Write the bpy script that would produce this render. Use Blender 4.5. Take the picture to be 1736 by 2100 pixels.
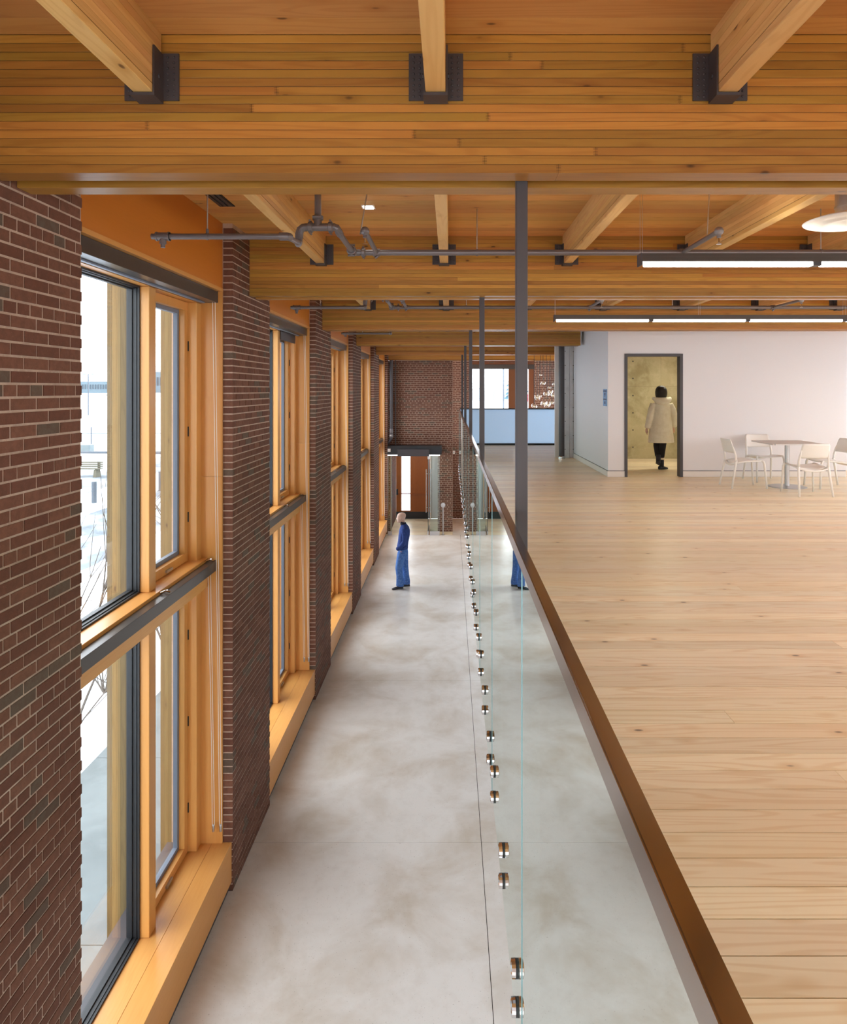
import bpy, bmesh, math, random
from mathutils import Vector, Matrix, Euler

# ------------------------------------------------------------------ scene, camera, sky, exposure
for o in list(bpy.data.objects):
    bpy.data.objects.remove(o, do_unlink=True)
SC = bpy.context.scene
COL = SC.collection
R = random.Random(7)
W, H = 1736, 2100
FPX = 1400.0                      # focal length in pixels of the 1736 px wide frame
VX, VY = 923.0, 798.0             # vanishing point of the long axis
EYE = 4.72                        # camera height above the lower floor
UP = 3.10                         # upper floor level
cam = bpy.data.cameras.new('camera')
cam.sensor_fit = 'HORIZONTAL'; cam.sensor_width = 36.0
cam.lens = 36.0 * FPX / W
cam.shift_x = -(VX - W / 2) / W
cam.shift_y = -(H / 2 - VY) / W
cam.clip_start = 0.05; cam.clip_end = 3000
camo = bpy.data.objects.new('camera', cam); COL.objects.link(camo)
camo.location = (0, 0, EYE); camo.rotation_euler = (math.pi / 2, 0, 0)
SC.camera = camo

world = bpy.data.worlds.new('overcast_sky'); SC.world = world
world.use_nodes = True
wn = world.node_tree.nodes; wl = world.node_tree.links
wn['Background'].inputs[0].default_value = (0.88, 0.94, 1.0, 1)
wn['Background'].inputs[1].default_value = 4.2
SC.view_settings.view_transform = 'Standard'
SC.view_settings.look = 'None'
SC.view_settings.exposure = 0.8
SC.view_settings.gamma = 1.0
SC.view_settings.use_curve_mapping = False
SC.cycles.max_bounces = 8
SC.cycles.diffuse_bounces = 5
SC.cycles.glossy_bounces = 4
SC.cycles.transmission_bounces = 6
SC.cycles.transparent_max_bounces = 16
SC.cycles.caustics_reflective = False
SC.cycles.caustics_refractive = False
SC.cycles.sample_clamp_indirect = 6.0
SC.cycles.use_denoising = True

LAMP_DOWN = 12.0
LAMP_UP = 9.0

def portal(x, y, z, sx, sy, rot):
    L = bpy.data.lights.new('window_portal', 'AREA'); L.shape = 'RECTANGLE'; L.size = sx; L.size_y = sy
    L.cycles.is_portal = True
    o = bpy.data.objects.new('window_portal', L); COL.objects.link(o)
    o.location = (x, y, z); o.rotation_euler = rot
    return o

# bay geometry
BAY = 3.95
PIER0 = 3.79                       # far corner of the first pier
PLEN = 1.32
PX = -2.045                        # inner face of the piers
DECK = 6.278
SOF = 5.67                         # soffit of the main beams
for k in range(-2, 5):
    portal(-2.52, PIER0 + BAY * k + 1.3, 3.0, 5.0, 2.4, (0, -math.pi / 2, 0))
portal(9.62, 3.0, 4.62, 1.4, 16.0, (0, math.pi / 2, 0))
portal(3.4, -5.1, 3.0, 12.0, 5.2, (math.pi / 2, 0, 0))
portal(4.3, 22.4, 4.2, 2.6, 4.0, (0, math.pi / 2, 0))
portal(1.9, 25.3, 4.0, 2.3, 3.0, (-math.pi / 2, 0, 0))

# ------------------------------------------------------------------ helpers
def P(px, py, Y):
    return Vector(((px - VX) * Y / FPX, Y, EYE - (py - VY) * Y / FPX))

def link(o, parent=None):
    COL.objects.link(o)
    if parent is not None:
        o.parent = parent
    return o

def tag(o, label=None, cat=None, group=None, kind=None):
    if label: o['label'] = label
    if cat: o['category'] = cat
    if group: o['group'] = group
    if kind: o['kind'] = kind
    return o

def empty(name, loc=(0, 0, 0), rz=0.0, parent=None):
    o = bpy.data.objects.new(name, None)
    o.empty_display_size = 0.1
    o.location = loc; o.rotation_euler = (0, 0, rz)
    return link(o, parent)

def wpos(o):
    v = Vector((0, 0, 0))
    while o is not None:
        v += o.location; o = o.parent
    return v

class MB:
    """collects geometry for one mesh object"""
    def __init__(s): s.v = []; s.f = []; s.m = []
    def add(s, vs, fs, mi=0):
        b = len(s.v); s.v += [tuple(v) for v in vs]
        for f in fs:
            s.f.append(tuple(b + i for i in f)); s.m.append(mi)
        return s
    def box(s, x0, x1, y0, y1, z0, z1, mi=0):
        return s.add([(x0, y0, z0), (x1, y0, z0), (x1, y1, z0), (x0, y1, z0), (x0, y0, z1), (x1, y0, z1), (x1, y1, z1), (x0, y1, z1)],
                     [(3, 2, 1, 0), (4, 5, 6, 7), (0, 1, 5, 4), (1, 2, 6, 5), (2, 3, 7, 6), (3, 0, 4, 7)], mi)
    def tube(s, pts, r, n=8, mi=0, cap=True):
        pts = [Vector(p) for p in pts]
        rs = r if isinstance(r, (list, tuple)) else [r] * len(pts)
        t0 = (pts[1] - pts[0]).normalized()
        up = Vector((0, 0, 1)) if abs(t0.z) < 0.9 else Vector((1, 0, 0))
        a = t0.cross(up).normalized()
        vs = []
        for i, p in enumerate(pts):
            if i == 0: t = t0
            elif i == len(pts) - 1: t = (pts[-1] - pts[-2]).normalized()
            else: t = ((pts[i] - pts[i - 1]).normalized() + (pts[i + 1] - pts[i]).normalized())
            t = t.normalized() if t.length > 1e-6 else t0
            a = (a - t * a.dot(t)).normalized()
            b = t.cross(a)
            for j in range(n):
                an = 2 * math.pi * j / n
                vs.append(p + (a * math.cos(an) + b * math.sin(an)) * rs[i])
        fs = []
        for i in range(len(pts) - 1):
            for j in range(n):
                fs.append((i * n + j, i * n + (j + 1) % n, (i + 1) * n + (j + 1) % n, (i + 1) * n + j))
        if cap:
            fs.append(tuple(reversed(range(n))))
            fs.append(tuple((len(pts) - 1) * n + j for j in range(n)))
        return s.add(vs, fs, mi)
    def lathe(s, prof, c=(0, 0, 0), n=20, mi=0, axis='Z'):
        """prof: list of (radius, height)"""
        vs = []; c = Vector(c)
        for r, h in prof:
            for j in range(n):
                an = 2 * math.pi * j / n
                p = (max(r, 1e-4) * math.cos(an), max(r, 1e-4) * math.sin(an), h)
                if axis == 'X': p = (p[2], p[0], p[1])
                elif axis == 'Y': p = (p[1], p[2], p[0])
                vs.append(c + Vector(p))
        fs = []
        for i in range(len(prof) - 1):
            for j in range(n):
                fs.append((i * n + j, i * n + (j + 1) % n, (i + 1) * n + (j + 1) % n, (i + 1) * n + j))
        fs.append(tuple(reversed(range(n)))); fs.append(tuple((len(prof) - 1) * n + j for j in range(n)))
        return s.add(vs, fs, mi)
    def loft(s, rings, mi=0):
        n = len(rings[0]); vs = []; fs = []
        for r in rings: vs += r
        for i in range(len(rings) - 1):
            for j in range(n):
                fs.append((i * n + j, i * n + (j + 1) % n, (i + 1) * n + (j + 1) % n, (i + 1) * n + j))
        fs.append(tuple(reversed(range(n)))); fs.append(tuple((len(rings) - 1) * n + j for j in range(n)))
        return s.add(vs, fs, mi)
    def ball(s, c, rx, ry, rz, n=16, m=10, mi=0):
        rings = []
        for i in range(1, m):
            th = math.pi * i / m
            rings.append([(c[0] + rx * math.sin(th) * math.cos(2 * math.pi * j / n), c[1] + ry * math.sin(th) * math.sin(2 * math.pi * j / n), c[2] - rz * math.cos(th)) for j in range(n)])
        return s.loft(rings, mi)
    def mesh(s, name, mats, smooth=False):
        me = bpy.data.meshes.new(name)
        me.from_pydata(s.v, [], s.f)
        for m in (mats if isinstance(mats, (list, tuple)) else [mats]):
            me.materials.append(m)
        if any(s.m): me.polygons.foreach_set('material_index', s.m)
        if smooth:
            me.polygons.foreach_set('use_smooth', [True] * len(me.polygons))
        me.update()
        return me
    def build(s, name, mats, parent=None, loc=(0, 0, 0), smooth=False, rz=0.0, auto=None):
        o = bpy.data.objects.new(name, s.mesh(name, mats, smooth))
        o.location = loc; o.rotation_euler = (0, 0, rz)
        link(o, parent)
        return o

def recalc(me):
    bm = bmesh.new(); bm.from_mesh(me)
    bmesh.ops.recalc_face_normals(bm, faces=bm.faces)
    bm.to_mesh(me); bm.free()

_cache = {}
def boxo(name, x0, x1, y0, y1, z0, z1, mat, parent=None, bevel=0.0):
    """a box given in world coordinates; alike boxes share mesh data"""
    d = (round(x1 - x0, 4), round(y1 - y0, 4), round(z1 - z0, 4), mat.name, round(bevel, 4))
    me = _cache.get(d)
    if me is None:
        b = MB().box(-d[0] / 2, d[0] / 2, -d[1] / 2, d[1] / 2, -d[2] / 2, d[2] / 2)
        me = b.mesh(name, mat)
        if bevel > 0:
            bm = bmesh.new(); bm.from_mesh(me)
            bmesh.ops.bevel(bm, geom=list(bm.edges), offset=bevel, segments=1, affect='EDGES')
            bm.to_mesh(me); bm.free()
        _cache[d] = me
    o = bpy.data.objects.new(name, me)
    c = Vector(((x0 + x1) / 2, (y0 + y1) / 2, (z0 + z1) / 2))
    o.location = c - (wpos(parent) if parent else Vector((0, 0, 0)))
    return link(o, parent)

def copy_tree(o, parent=None):
    c = o.copy(); COL.objects.link(c); c.parent = parent
    for ch in list(o.children): copy_tree(ch, c)
    return c

ORD = ['first', 'second', 'third', 'fourth', 'fifth', 'sixth', 'seventh', 'eighth']

# ------------------------------------------------------------------ materials
def srgb(r, g, b):
    def f(c):
        c /= 255.0
        return c / 12.92 if c <= 0.04045 else ((c + 0.055) / 1.055) ** 2.4
    return (f(r), f(g), f(b), 1.0)

class NT:
    def __init__(s, name):
        s.mat = bpy.data.materials.new(name); s.mat.use_nodes = True
        s.t = s.mat.node_tree; s.n = s.t.nodes; s.l = s.t.links
        s.p = s.n['Principled BSDF']; s.out = s.n['Material Output']
    def new(s, typ, **kw):
        n = s.n.new(typ)
        for k, v in kw.items(): setattr(n, k, v)
        return n
    def inp(s, node, key, val):
        if hasattr(val, 'bl_idname') or isinstance(val, bpy.types.NodeSocket): s.l.new(val, node.inputs[key])
        else: node.inputs[key].default_value = val
    def math(s, op, a, b=0.0, clamp=False):
        n = s.new('ShaderNodeMath', operation=op, use_clamp=clamp); s.inp(n, 0, a); s.inp(n, 1, b); return n.outputs[0]
    def mix(s, f, a, b, blend='MIX'):
        n = s.new('ShaderNodeMix', data_type='RGBA', blend_type=blend)
        s.inp(n, 0, f); s.inp(n, 6, a); s.inp(n, 7, b); return n.outputs[2]
    def noise(s, vec, scale, detail=3.0, rough=0.5, dist=0.0):
        n = s.new('ShaderNodeTexNoise'); s.inp(n, 'Scale', scale); s.inp(n, 'Detail', detail); s.inp(n, 'Roughness', rough); s.inp(n, 'Distortion', dist)
        if vec is not None: s.l.new(vec, n.inputs['Vector'])
        return n.outputs['Fac']
    def ramp(s, f, lo, hi, a=0.0, b=1.0):
        n = s.new('ShaderNodeMapRange'); n.inputs[1].default_value = lo; n.inputs[2].default_value = hi; n.inputs[3].default_value = a; n.inputs[4].default_value = b
        n.interpolation_type = 'SMOOTHSTEP'
        s.l.new(f, n.inputs[0]); return n.outputs[0]
    def objrand(s):
        a = s.new('ShaderNodeObjectInfo').outputs['Random']; b = s.new('ShaderNodeNewGeometry').outputs['Random Per Island']
        return s.math('FRACT', s.math('ADD', a, b))
    def coords(s, offset=None, scale=(1, 1, 1)):
        tc = s.new('ShaderNodeTexCoord').outputs['Object']
        if offset is not None:
            cb = s.new('ShaderNodeCombineXYZ')
            s.inp(cb, 0, s.math('MULTIPLY', offset, 37.0)); s.inp(cb, 1, s.math('MULTIPLY', offset, 53.0)); s.inp(cb, 2, s.math('MULTIPLY', offset, 71.0))
            va = s.new('ShaderNodeVectorMath', operation='ADD'); s.l.new(tc, va.inputs[0]); s.l.new(cb.outputs[0], va.inputs[1]); tc = va.outputs[0]
        vm = s.new('ShaderNodeVectorMath', operation='MULTIPLY'); s.l.new(tc, vm.inputs[0]); vm.inputs[1].default_value = scale
        return vm.outputs[0]

def plain(name, col, rough=0.5, metal=0.0, spec=0.5, emit=None, es=0.0, bump=0.0):
    t = NT(name)
    t.p.inputs['Base Color'].default_value = col; t.p.inputs['Roughness'].default_value = rough
    t.p.inputs['Metallic'].default_value = metal; t.p.inputs['Specular IOR Level'].default_value = spec
    v = t.coords(None)
    nz = t.noise(v, 60.0, 2.0)
    c = t.mix(t.math('MULTIPLY', nz, 0.10), col, (col[0] * 0.75, col[1] * 0.75, col[2] * 0.75, 1))
    t.l.new(c, t.p.inputs['Base Color'])
    if emit:
        t.p.inputs['Emission Color'].default_value = emit; t.p.inputs['Emission Strength'].default_value = es
    return t.mat

def wood(name, light, dark, axis=0, knots=0.5, rough=0.45, var=0.35, ring=0.35, spec=0.4, hue=0.015, streak=0.45, fine=1.0):
    t = NT(name)
    r = t.objrand()
    al = [1.0, 1.0, 1.0]; al[axis] = 0.07
    v = t.coords(r, tuple(al))
    st = t.noise(v, 90.0 * fine, 3.0, 0.6)
    ln = t.noise(v, 9.0 * fine, 1.5, 0.45, 0.3)
    sn = t.math('SINE', t.math('MULTIPLY', ln, 62.0))
    rg = t.ramp(sn, 0.1, 1.0)
    f = t.math('ADD', t.math('MULTIPLY', st, streak), t.math('MULTIPLY', rg, ring), clamp=True)
    c = t.mix(f, light, dark)
    big = t.noise(v, 2.2, 2.0)
    c = t.mix(t.ramp(big, 0.35, 0.7, 0.0, 0.35), c, dark)
    if knots > 0:
        ks = [6.5, 6.5, 6.5]; ks[axis] = 2.9
        kv = t.coords(r, tuple(ks))
        vo = t.new('ShaderNodeTexVoronoi'); vo.inputs['Scale'].default_value = 1.0
        t.l.new(kv, vo.inputs['Vector'])
        sep = t.new('ShaderNodeSeparateColor'); t.l.new(vo.outputs['Color'], sep.inputs[0])
        gate = t.math('LESS_THAN', sep.outputs[0], knots)
        d = vo.outputs['Distance']
        core = t.math('MULTIPLY', t.ramp(d, 0.035, 0.085, 1.0, 0.0), gate)
        halo = t.math('MULTIPLY', t.ramp(d, 0.06, 0.26, 0.55, 0.0), gate)
        c = t.mix(halo, c, dark)
        c = t.mix(t.math('MULTIPLY', core, 0.85), c, (dark[0] * 0.22, dark[1] * 0.2, dark[2] * 0.25, 1))
    hs = t.new('ShaderNodeHueSaturation')
    r2 = t.math('FRACT', t.math('MULTIPLY', r, 7.31))
    t.inp(hs, 'Hue', t.math('ADD', 0.5 - hue / 2, t.math('MULTIPLY', r2, hue)))
    t.inp(hs, 'Value', t.math('ADD', 1.0 - var * 0.6, t.math('MULTIPLY', r, var)))
    t.l.new(c, hs.inputs['Color'])
    t.l.new(hs.outputs[0], t.p.inputs['Base Color'])
    t.p.inputs['Roughness'].default_value = rough; t.p.inputs['Specular IOR Level'].default_value = spec
    return t.mat

def glass(name, tint, mult=1.0, cap=0.9, glossy_tint=(0.9, 0.95, 0.93, 1), base=0.0):
    t = NT(name)
    t.n.remove(t.p)
    tr = t.new('ShaderNodeBsdfTransparent'); tr.inputs[0].default_value = tint
    gl = t.new('ShaderNodeBsdfGlossy'); gl.inputs['Color'].default_value = glossy_tint; gl.inputs['Roughness'].default_value = 0.0
    fr = t.new('ShaderNodeFresnel'); bk = t.new('ShaderNodeNewGeometry').outputs['Backfacing']
    t.l.new(t.math('ADD', 1.52, t.math('MULTIPLY', bk, 1 / 1.52 - 1.52)), fr.inputs['IOR'])   # a thin sheet: same reflectance on both faces
    f = t.math('MINIMUM', t.math('ADD', t.math('MULTIPLY', fr.outputs[0], mult), base), cap)
    mx = t.new('ShaderNodeMixShader'); t.l.new(f, mx.inputs[0]); t.l.new(tr.outputs[0], mx.inputs[1]); t.l.new(gl.outputs[0], mx.inputs[2])
    t.l.new(mx.outputs[0], t.out.inputs[0])
    return t.mat

def brick_mat(name, base, alt, dark):
    t = NT(name)
    r = t.objrand()
    v = t.coords(r, (1, 1, 1))
    c = t.mix(r, base, alt)
    gate = t.math('GREATER_THAN', t.math('FRACT', t.math('MULTIPLY', r, 13.7)), 0.88)
    c = t.mix(t.math('MULTIPLY', gate, 0.8), c, dark)
    n1 = t.noise(v, 28.0, 4.0, 0.65)
    c = t.mix(t.ramp(n1, 0.3, 0.75, 0.0, 0.55), c, (base[0] * 0.45, base[1] * 0.45, base[2] * 0.45, 1))
    n2 = t.noise(v, 140.0, 2.0, 0.6)
    c = t.mix(t.ramp(n2, 0.62, 0.8, 0.0, 0.35), c, srgb(165, 130, 110))
    t.l.new(c, t.p.inputs['Base Color'])
    t.p.inputs['Roughness'].default_value = 0.85; t.p.inputs['Specular IOR Level'].default_value = 0.25
    bp = t.new('ShaderNodeBump'); bp.inputs['Strength'].default_value = 0.5; bp.inputs['Distance'].default_value = 0.004
    t.l.new(n1, bp.inputs['Height']); t.l.new(bp.outputs[0], t.p.inputs['Normal'])
    return t.mat

def blotch(name, a, b, c3, s1, s2, rough=0.5, rvar=0.0, spec=0.5, speck=None, bump=0.0, lo=0.35, hi=0.68):
    t = NT(name)
    v = t.new('ShaderNodeNewGeometry').outputs['Position']
    n1 = t.noise(v, s1, 5.0, 0.6, 0.4); n2 = t.noise(v, s2, 5.0, 0.65); n3 = t.noise(v, s2 * 14, 2.0)
    c = t.mix(t.ramp(n1, lo, hi), a, b)
    c = t.mix(t.ramp(n2, 0.45, 0.75, 0.0, 0.7), c, c3)
    if speck: c = t.mix(t.ramp(n3, 0.66, 0.74, 0.0, 0.5), c, speck)
    t.l.new(c, t.p.inputs['Base Color'])
    t.inp(t.p, 'Roughness', t.math('ADD', rough, t.math('MULTIPLY', n2, rvar)))
    t.p.inputs['Specular IOR Level'].default_value = spec
    if bump:
        bp = t.new('ShaderNodeBump'); bp.inputs['Strength'].default_value = bump; bp.inputs['Distance'].default_value = 0.01
        t.l.new(n2, bp.inputs['Height']); t.l.new(bp.outputs[0], t.p.inputs['Normal'])
    return t.mat

def emitter(name, col, s):
    t = NT(name); t.n.remove(t.p)
    e = t.new('ShaderNodeEmission'); e.inputs[0].default_value = col; e.inputs[1].default_value = s
    t.l.new(e.outputs[0], t.out.inputs[0]); return t.mat

M = {}
M['glulam'] = wood('glulam_honey', srgb(188, 136, 60), srgb(148, 96, 38), 0, knots=0.9, var=0.5, hue=0.022, rough=0.36, ring=0.25, streak=0.3)
M['purlin'] = wood('glulam_pale', srgb(230, 190, 126), srgb(200, 146, 82), 1, knots=0.7, var=0.25, rough=0.4, ring=0.25, streak=0.3)
M['deck'] = wood('deck_boards', srgb(222, 166, 100), srgb(190, 124, 64), 0, ring=0.25, streak=0.3, knots=0.95, var=0.32, hue=0.025, rough=0.45)
M['floorwood'] = wood('pale_pine_boards', srgb(252, 240, 212), srgb(222, 188, 136), 0, knots=0.8, var=0.17, ring=0.34, rough=0.34, streak=0.25, hue=0.012)
M['fir'] = wood('varnished_fir', srgb(220, 162, 92), srgb(198, 130, 60), 2, knots=0.0, var=0.08, ring=0.12, rough=0.32, streak=0.35, hue=0.004)
M['firh'] = wood('varnished_fir_level', srgb(220, 162, 92), srgb(198, 130, 60), 1, knots=0.0, var=0.08, ring=0.12, rough=0.3, streak=0.35, hue=0.004)
M['panelwood'] = wood('fir_panel', srgb(206, 128, 46), srgb(186, 104, 30), 1, knots=0.0, var=0.05, ring=0.06, rough=0.38, streak=0.3, hue=0.003)
M['doorwood'] = wood('dark_fir_door', srgb(178, 104, 46), srgb(140, 74, 26), 2, knots=0.0, var=0.06, ring=0.1, rough=0.4)
M['outwood'] = wood('weathered_glulam', srgb(118, 98, 58), srgb(94, 74, 40), 2, knots=0.5, var=0.25, rough=0.6)
M['brick'] = brick_mat('red_brown_brick', srgb(124, 84, 66), srgb(102, 64, 50), srgb(94, 86, 74))
M['mortar'] = blotch('mortar', srgb(190, 166, 148), srgb(172, 148, 132), srgb(198, 178, 160), 6.0, 40.0, 0.9, 0.0, 0.2)
M['concrete'] = blotch('polished_concrete', srgb(232, 228, 221), srgb(204, 193, 177), srgb(220, 214, 205), 1.1, 5.0, 0.22, 0.22, 0.5, speck=srgb(150, 138, 122), lo=0.40, hi=0.72)
M['rawconcrete'] = blotch('board_concrete', srgb(182, 172, 138), srgb(150, 139, 104), srgb(196, 187, 154), 1.6, 5.0, 0.75, 0.0, 0.3, speck=srgb(140, 130, 98))
M['greyconcrete'] = blotch('pale_concrete', srgb(222, 223, 226), srgb(204, 205, 208), srgb(228, 229, 232), 2.0, 6.0, 0.7, 0.0, 0.3)
M['white'] = plain('white_paint', srgb(230, 229, 233), 0.6)
M['whitetrim'] = plain('white_trim_paint', srgb(232, 227, 222), 0.45)
M['bronze'] = plain('dark_bronze_steel', srgb(68, 64, 67), 0.45, 0.0, 0.5)
M['hanger'] = plain('grey_painted_steel', srgb(66, 60, 62), 0.5)
M['cassette'] = plain('bronze_aluminium', srgb(82, 76, 72), 0.3, 0.4)
M['black'] = plain('black_rubber', srgb(30, 31, 34), 0.45)
M['gasket'] = plain('grey_gasket', srgb(116, 124, 138), 0.45)
M['galv'] = plain('weathered_galvanised', srgb(70, 76, 84), 0.5)
M['benchwood'] = plain('weathered_bench', srgb(92, 88, 74), 0.8)
M['pipe'] = plain('grey_pipe_paint', srgb(112, 104, 104), 0.4, 0.3)
M['steel'] = plain('brushed_stainless', srgb(190, 188, 188), 0.38, 1.0)
M['railsteel'] = plain('satin_stainless', srgb(176, 168, 164), 0.16, 1.0)
M['chrome'] = plain('polished_steel', srgb(215, 215, 218), 0.1, 1.0)
M['glass'] = glass('window_glass', (0.965, 0.975, 0.98, 1))
M['guardglass'] = glass('guard_glass', (0.80, 0.90, 0.87, 1), 3.6, 0.93, (0.90, 0.95, 0.93, 1))
M['glassedge'] = plain('glass_edge', srgb(140, 190, 196), 0.2)
M['doorglass'] = glass('door_glass', (0.86, 0.93, 0.92, 1), 1.2)
M['chair'] = plain('white_moulded_plastic', srgb(240, 239, 236), 0.45)
M['tabletop'] = plain('grey_laminate', srgb(222, 222, 222), 0.8, 0.0, 0.0)
M['stairwood'] = wood('backlit_shade_fir', srgb(126, 74, 42), srgb(98, 54, 28), 2, knots=0.0, var=0.05, ring=0.1)  # fir colour darkened to stand for its shade against the bright window
M['tube_lamp'] = emitter('lamp_tube_glow', (1.0, 0.985, 0.95, 1), LAMP_DOWN)
M['uplight'] = emitter('uplight_glow', (1.0, 0.93, 0.80, 1), LAMP_UP)
M['led'] = emitter('led_glow', (1.0, 0.95, 0.85, 1), 12.0)
M['snow'] = blotch('snow', srgb(214, 220, 226), srgb(200, 208, 216), srgb(222, 226, 230), 0.4, 2.0, 0.9, 0.0, 0.1, bump=0.6)
M['sidewalk'] = blotch('frosted_pavement', srgb(112, 120, 122), srgb(102, 110, 112), srgb(120, 128, 130), 1.2, 7.0, 0.8, 0.0, 0.2)
M['road'] = blotch('slushy_asphalt', srgb(84, 90, 96), srgb(150, 158, 166), srgb(96, 104, 112), 0.5, 2.0, 0.8, 0.0, 0.2)
M['bark'] = plain('twig_bark', srgb(96, 84, 74), 0.8)
M['cord'] = plain('white_cord', srgb(226, 222, 212), 0.6)
M['cable'] = plain('black_cable', srgb(24, 22, 22), 0.5)
M['joint'] = plain('dark_gap', srgb(60, 38, 20), 0.8)
M['teal'] = plain('far_facade', srgb(84, 100, 108), 0.6)
M['farwin'] = plain('far_window', srgb(36, 50, 60), 0.3)
M['spruce'] = plain('spruce_needles', srgb(60, 92, 104), 0.8)

# ------------------------------------------------------------------ lower floor: concrete slab cut into panels
YB, YE = -5.0, 24.9                 # back wall and end wall
XR = 9.6                            # right wall
floor = empty('floor'); tag(floor, 'polished grey concrete lower floor with saw-cut joints', 'floor', kind='structure')
JX = 0.3226
ycuts = [YB] + [3.16 + BAY * k for k in range(-2, 5)] + [22.126]
ycuts = sorted(c for c in ycuts if c >= YB)
for a, b in zip(ycuts[:-1], ycuts[1:]):
    for x0, x1 in ((-2.60, JX), (JX, 4.2)):
        boxo('slab_panel', x0 + 0.003, x1 - 0.003, a + 0.003, b - 0.003, -0.15, 0.0, M['concrete'], floor)
boxo('slab_panel', 0.080, 4.2, 22.126, YE, -0.15, 0.0, M['concrete'], floor)
boxo('joint_bed', -2.6, 4.2, YB, YE, -0.30, -0.012, M['joint'], floor)
mat_ = empty('vestibule_floor', (-0.95, 23.5, 0)); tag(mat_, 'wooden board floor inside the glass entrance vestibule', 'floor', kind='structure')
for i in range(20):
    y0 = 22.124 + i * 0.1365
    boxo('floor_board', -2.60, 0.077, y0 + 0.002, y0 + 0.134, -0.15, 0.0, M['floorwood'], mat_)

# ------------------------------------------------------------------ upper floor: long pine boards across
upper = empty('floor_upper', (4, 8, UP)); tag(upper, 'pale knotty pine board floor of the upper level', 'floor', kind='structure')
FX0 = 0.285
PB = 0.1357
y = 1.816 - PB * 3
rows = 0
while y < 19.7:
    a, b = y + 0.0025, y + PB - 0.0025
    if y < 6.0 and R.random() < 0.45:
        c = R.uniform(1.2, 4.2)
        boxo('floor_board', FX0, c - 0.001, a, b, UP - 0.04, UP, M['floorwood'], upper)
        boxo('floor_board', c + 0.001, XR, a, b, UP - 0.04, UP, M['floorwood'], upper)
    else:
        boxo('floor_board', FX0, XR, a, b, UP - 0.04 + R.uniform(-0.0006, 0.0006), UP + R.uniform(-0.0006, 0.0006), M['floorwood'], upper)
    y += PB; rows += 1
boxo('subfloor', FX0, XR, YB, 19.72, UP - 0.30, UP - 0.041, M['joint'], upper)
boxo('board_field', FX0, XR, YB, 1.816 - PB * 3 - 0.003, UP - 0.04, UP, M['floorwood'], upper)
boxo('edge_fascia', FX0 - 0.001, FX0 + 0.04, YB, 19.72, UP - 0.80, UP - 0.042, M['whitetrim'], upper)
boxo('underside', FX0 + 0.041, XR, YB, 19.72, UP - 0.34, UP - 0.301, M['white'], upper)

# ------------------------------------------------------------------ brickwork
COURSE = 0.065; BL = 0.2016
def brick_rows(length, zmax, z0=0.0):
    """(a, b, za, zb) of bricks along a run of given length; every sixth course is headers"""
    out = []
    n = int(round((zmax - z0) / COURSE))
    for i in range(n):
        za = z0 + i * COURSE
        ci = int(round(za / COURSE))
        pitch = BL / 2 if ci % 6 == 0 else BL
        off = 0.0 if ci % 6 == 0 else (BL / 2 if ci % 2 else 0.0)
        x = -off
        if ci % 6 == 0: x = -BL / 4
        while x < length - 0.005:
            a = max(0.0, x); b = min(length, x + pitch)
            if b - a > 0.02: out.append((a, b, za, za + COURSE))
            x += pitch
    return out

def px_of(p):
    return (VX + p[0] * FPX / p[1], VY - (p[2] - EYE) * FPX / p[1])

def brick_pier(k, parts, PLEN=PLEN):
    y0 = PIER0 + BAY * k - 1.32; y1 = y0 + PLEN
    e = empty('brick_pier', (PX, (y0 + y1) / 2, 0))
    boxo('mortar_core', -2.62, PX - 0.0035, y0 + 0.0035, y1 - 0.0035, 0, DECK, M['mortar'], e)
    boxo('damp_course', -2.60, PX - 0.002, y0 + 0.002, y1 - 0.002, 0, 0.012, M['black'], e)
    cand = []
    for a, b, za, zb in brick_rows(PLEN, DECK - 0.02):
        g = 0.006
        A = 0.0 if a == 0 else a + g; B = PLEN if b == PLEN else b - g
        ya, yb = y0 + A, y0 + B
        za_, zb_ = za + g, zb - g
        area = 0; vis = False
        if y0 > 0.5:
            q0 = px_of((PX, ya, za_)); q1 = px_of((PX, yb, zb_))
            area = abs(q1[0] - q0[0]) * abs(1400 * 0.055 / ya)
            vis = q1[0] > 0 and -20 < q0[1] < H + 20 and -20 < q1[1] < H + 40
        cand.append((area if vis else -1, ya, yb, za_, zb_))
    cand.sort(key=lambda c: -c[0])
    sep = [c for c in cand[:parts] if c[0] > 0]
    rest = cand[len(sep):] if parts else cand
    for _, ya, yb, za_, zb_ in sep:
        j = R.uniform(-0.001, 0.0015)
        boxo('brick', PX - 0.09, PX + 0.0, ya, yb, za_, zb_, M['brick'], e).location.x += j
    if rest:
        mb = MB()
        for _, ya, yb, za_, zb_ in rest:
            j = R.uniform(-0.001, 0.0015)
            mb.box(-0.09 + j, j, ya - (y0 + y1) / 2, yb - (y0 + y1) / 2, za_, zb_)
        tag(mb.build('brickwork', M['brick'], e), kind='stuff')
    return e
pl = ['brick pier at the left edge of the picture, nearest the camera', 'second brick pier from the camera, beside the nearest window',
      'third brick pier from the camera along the window wall', 'fourth brick pier from the camera along the window wall',
      'fifth brick pier from the camera along the window wall']
for k in range(-1, 5):
    e = brick_pier(k, 300 if k in (0, 1) else 0)
    tag(e, pl[k] if k >= 0 else 'brick pier behind the camera on the window wall', 'brick pier', 'brick piers of the window wall', kind='structure')

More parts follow.
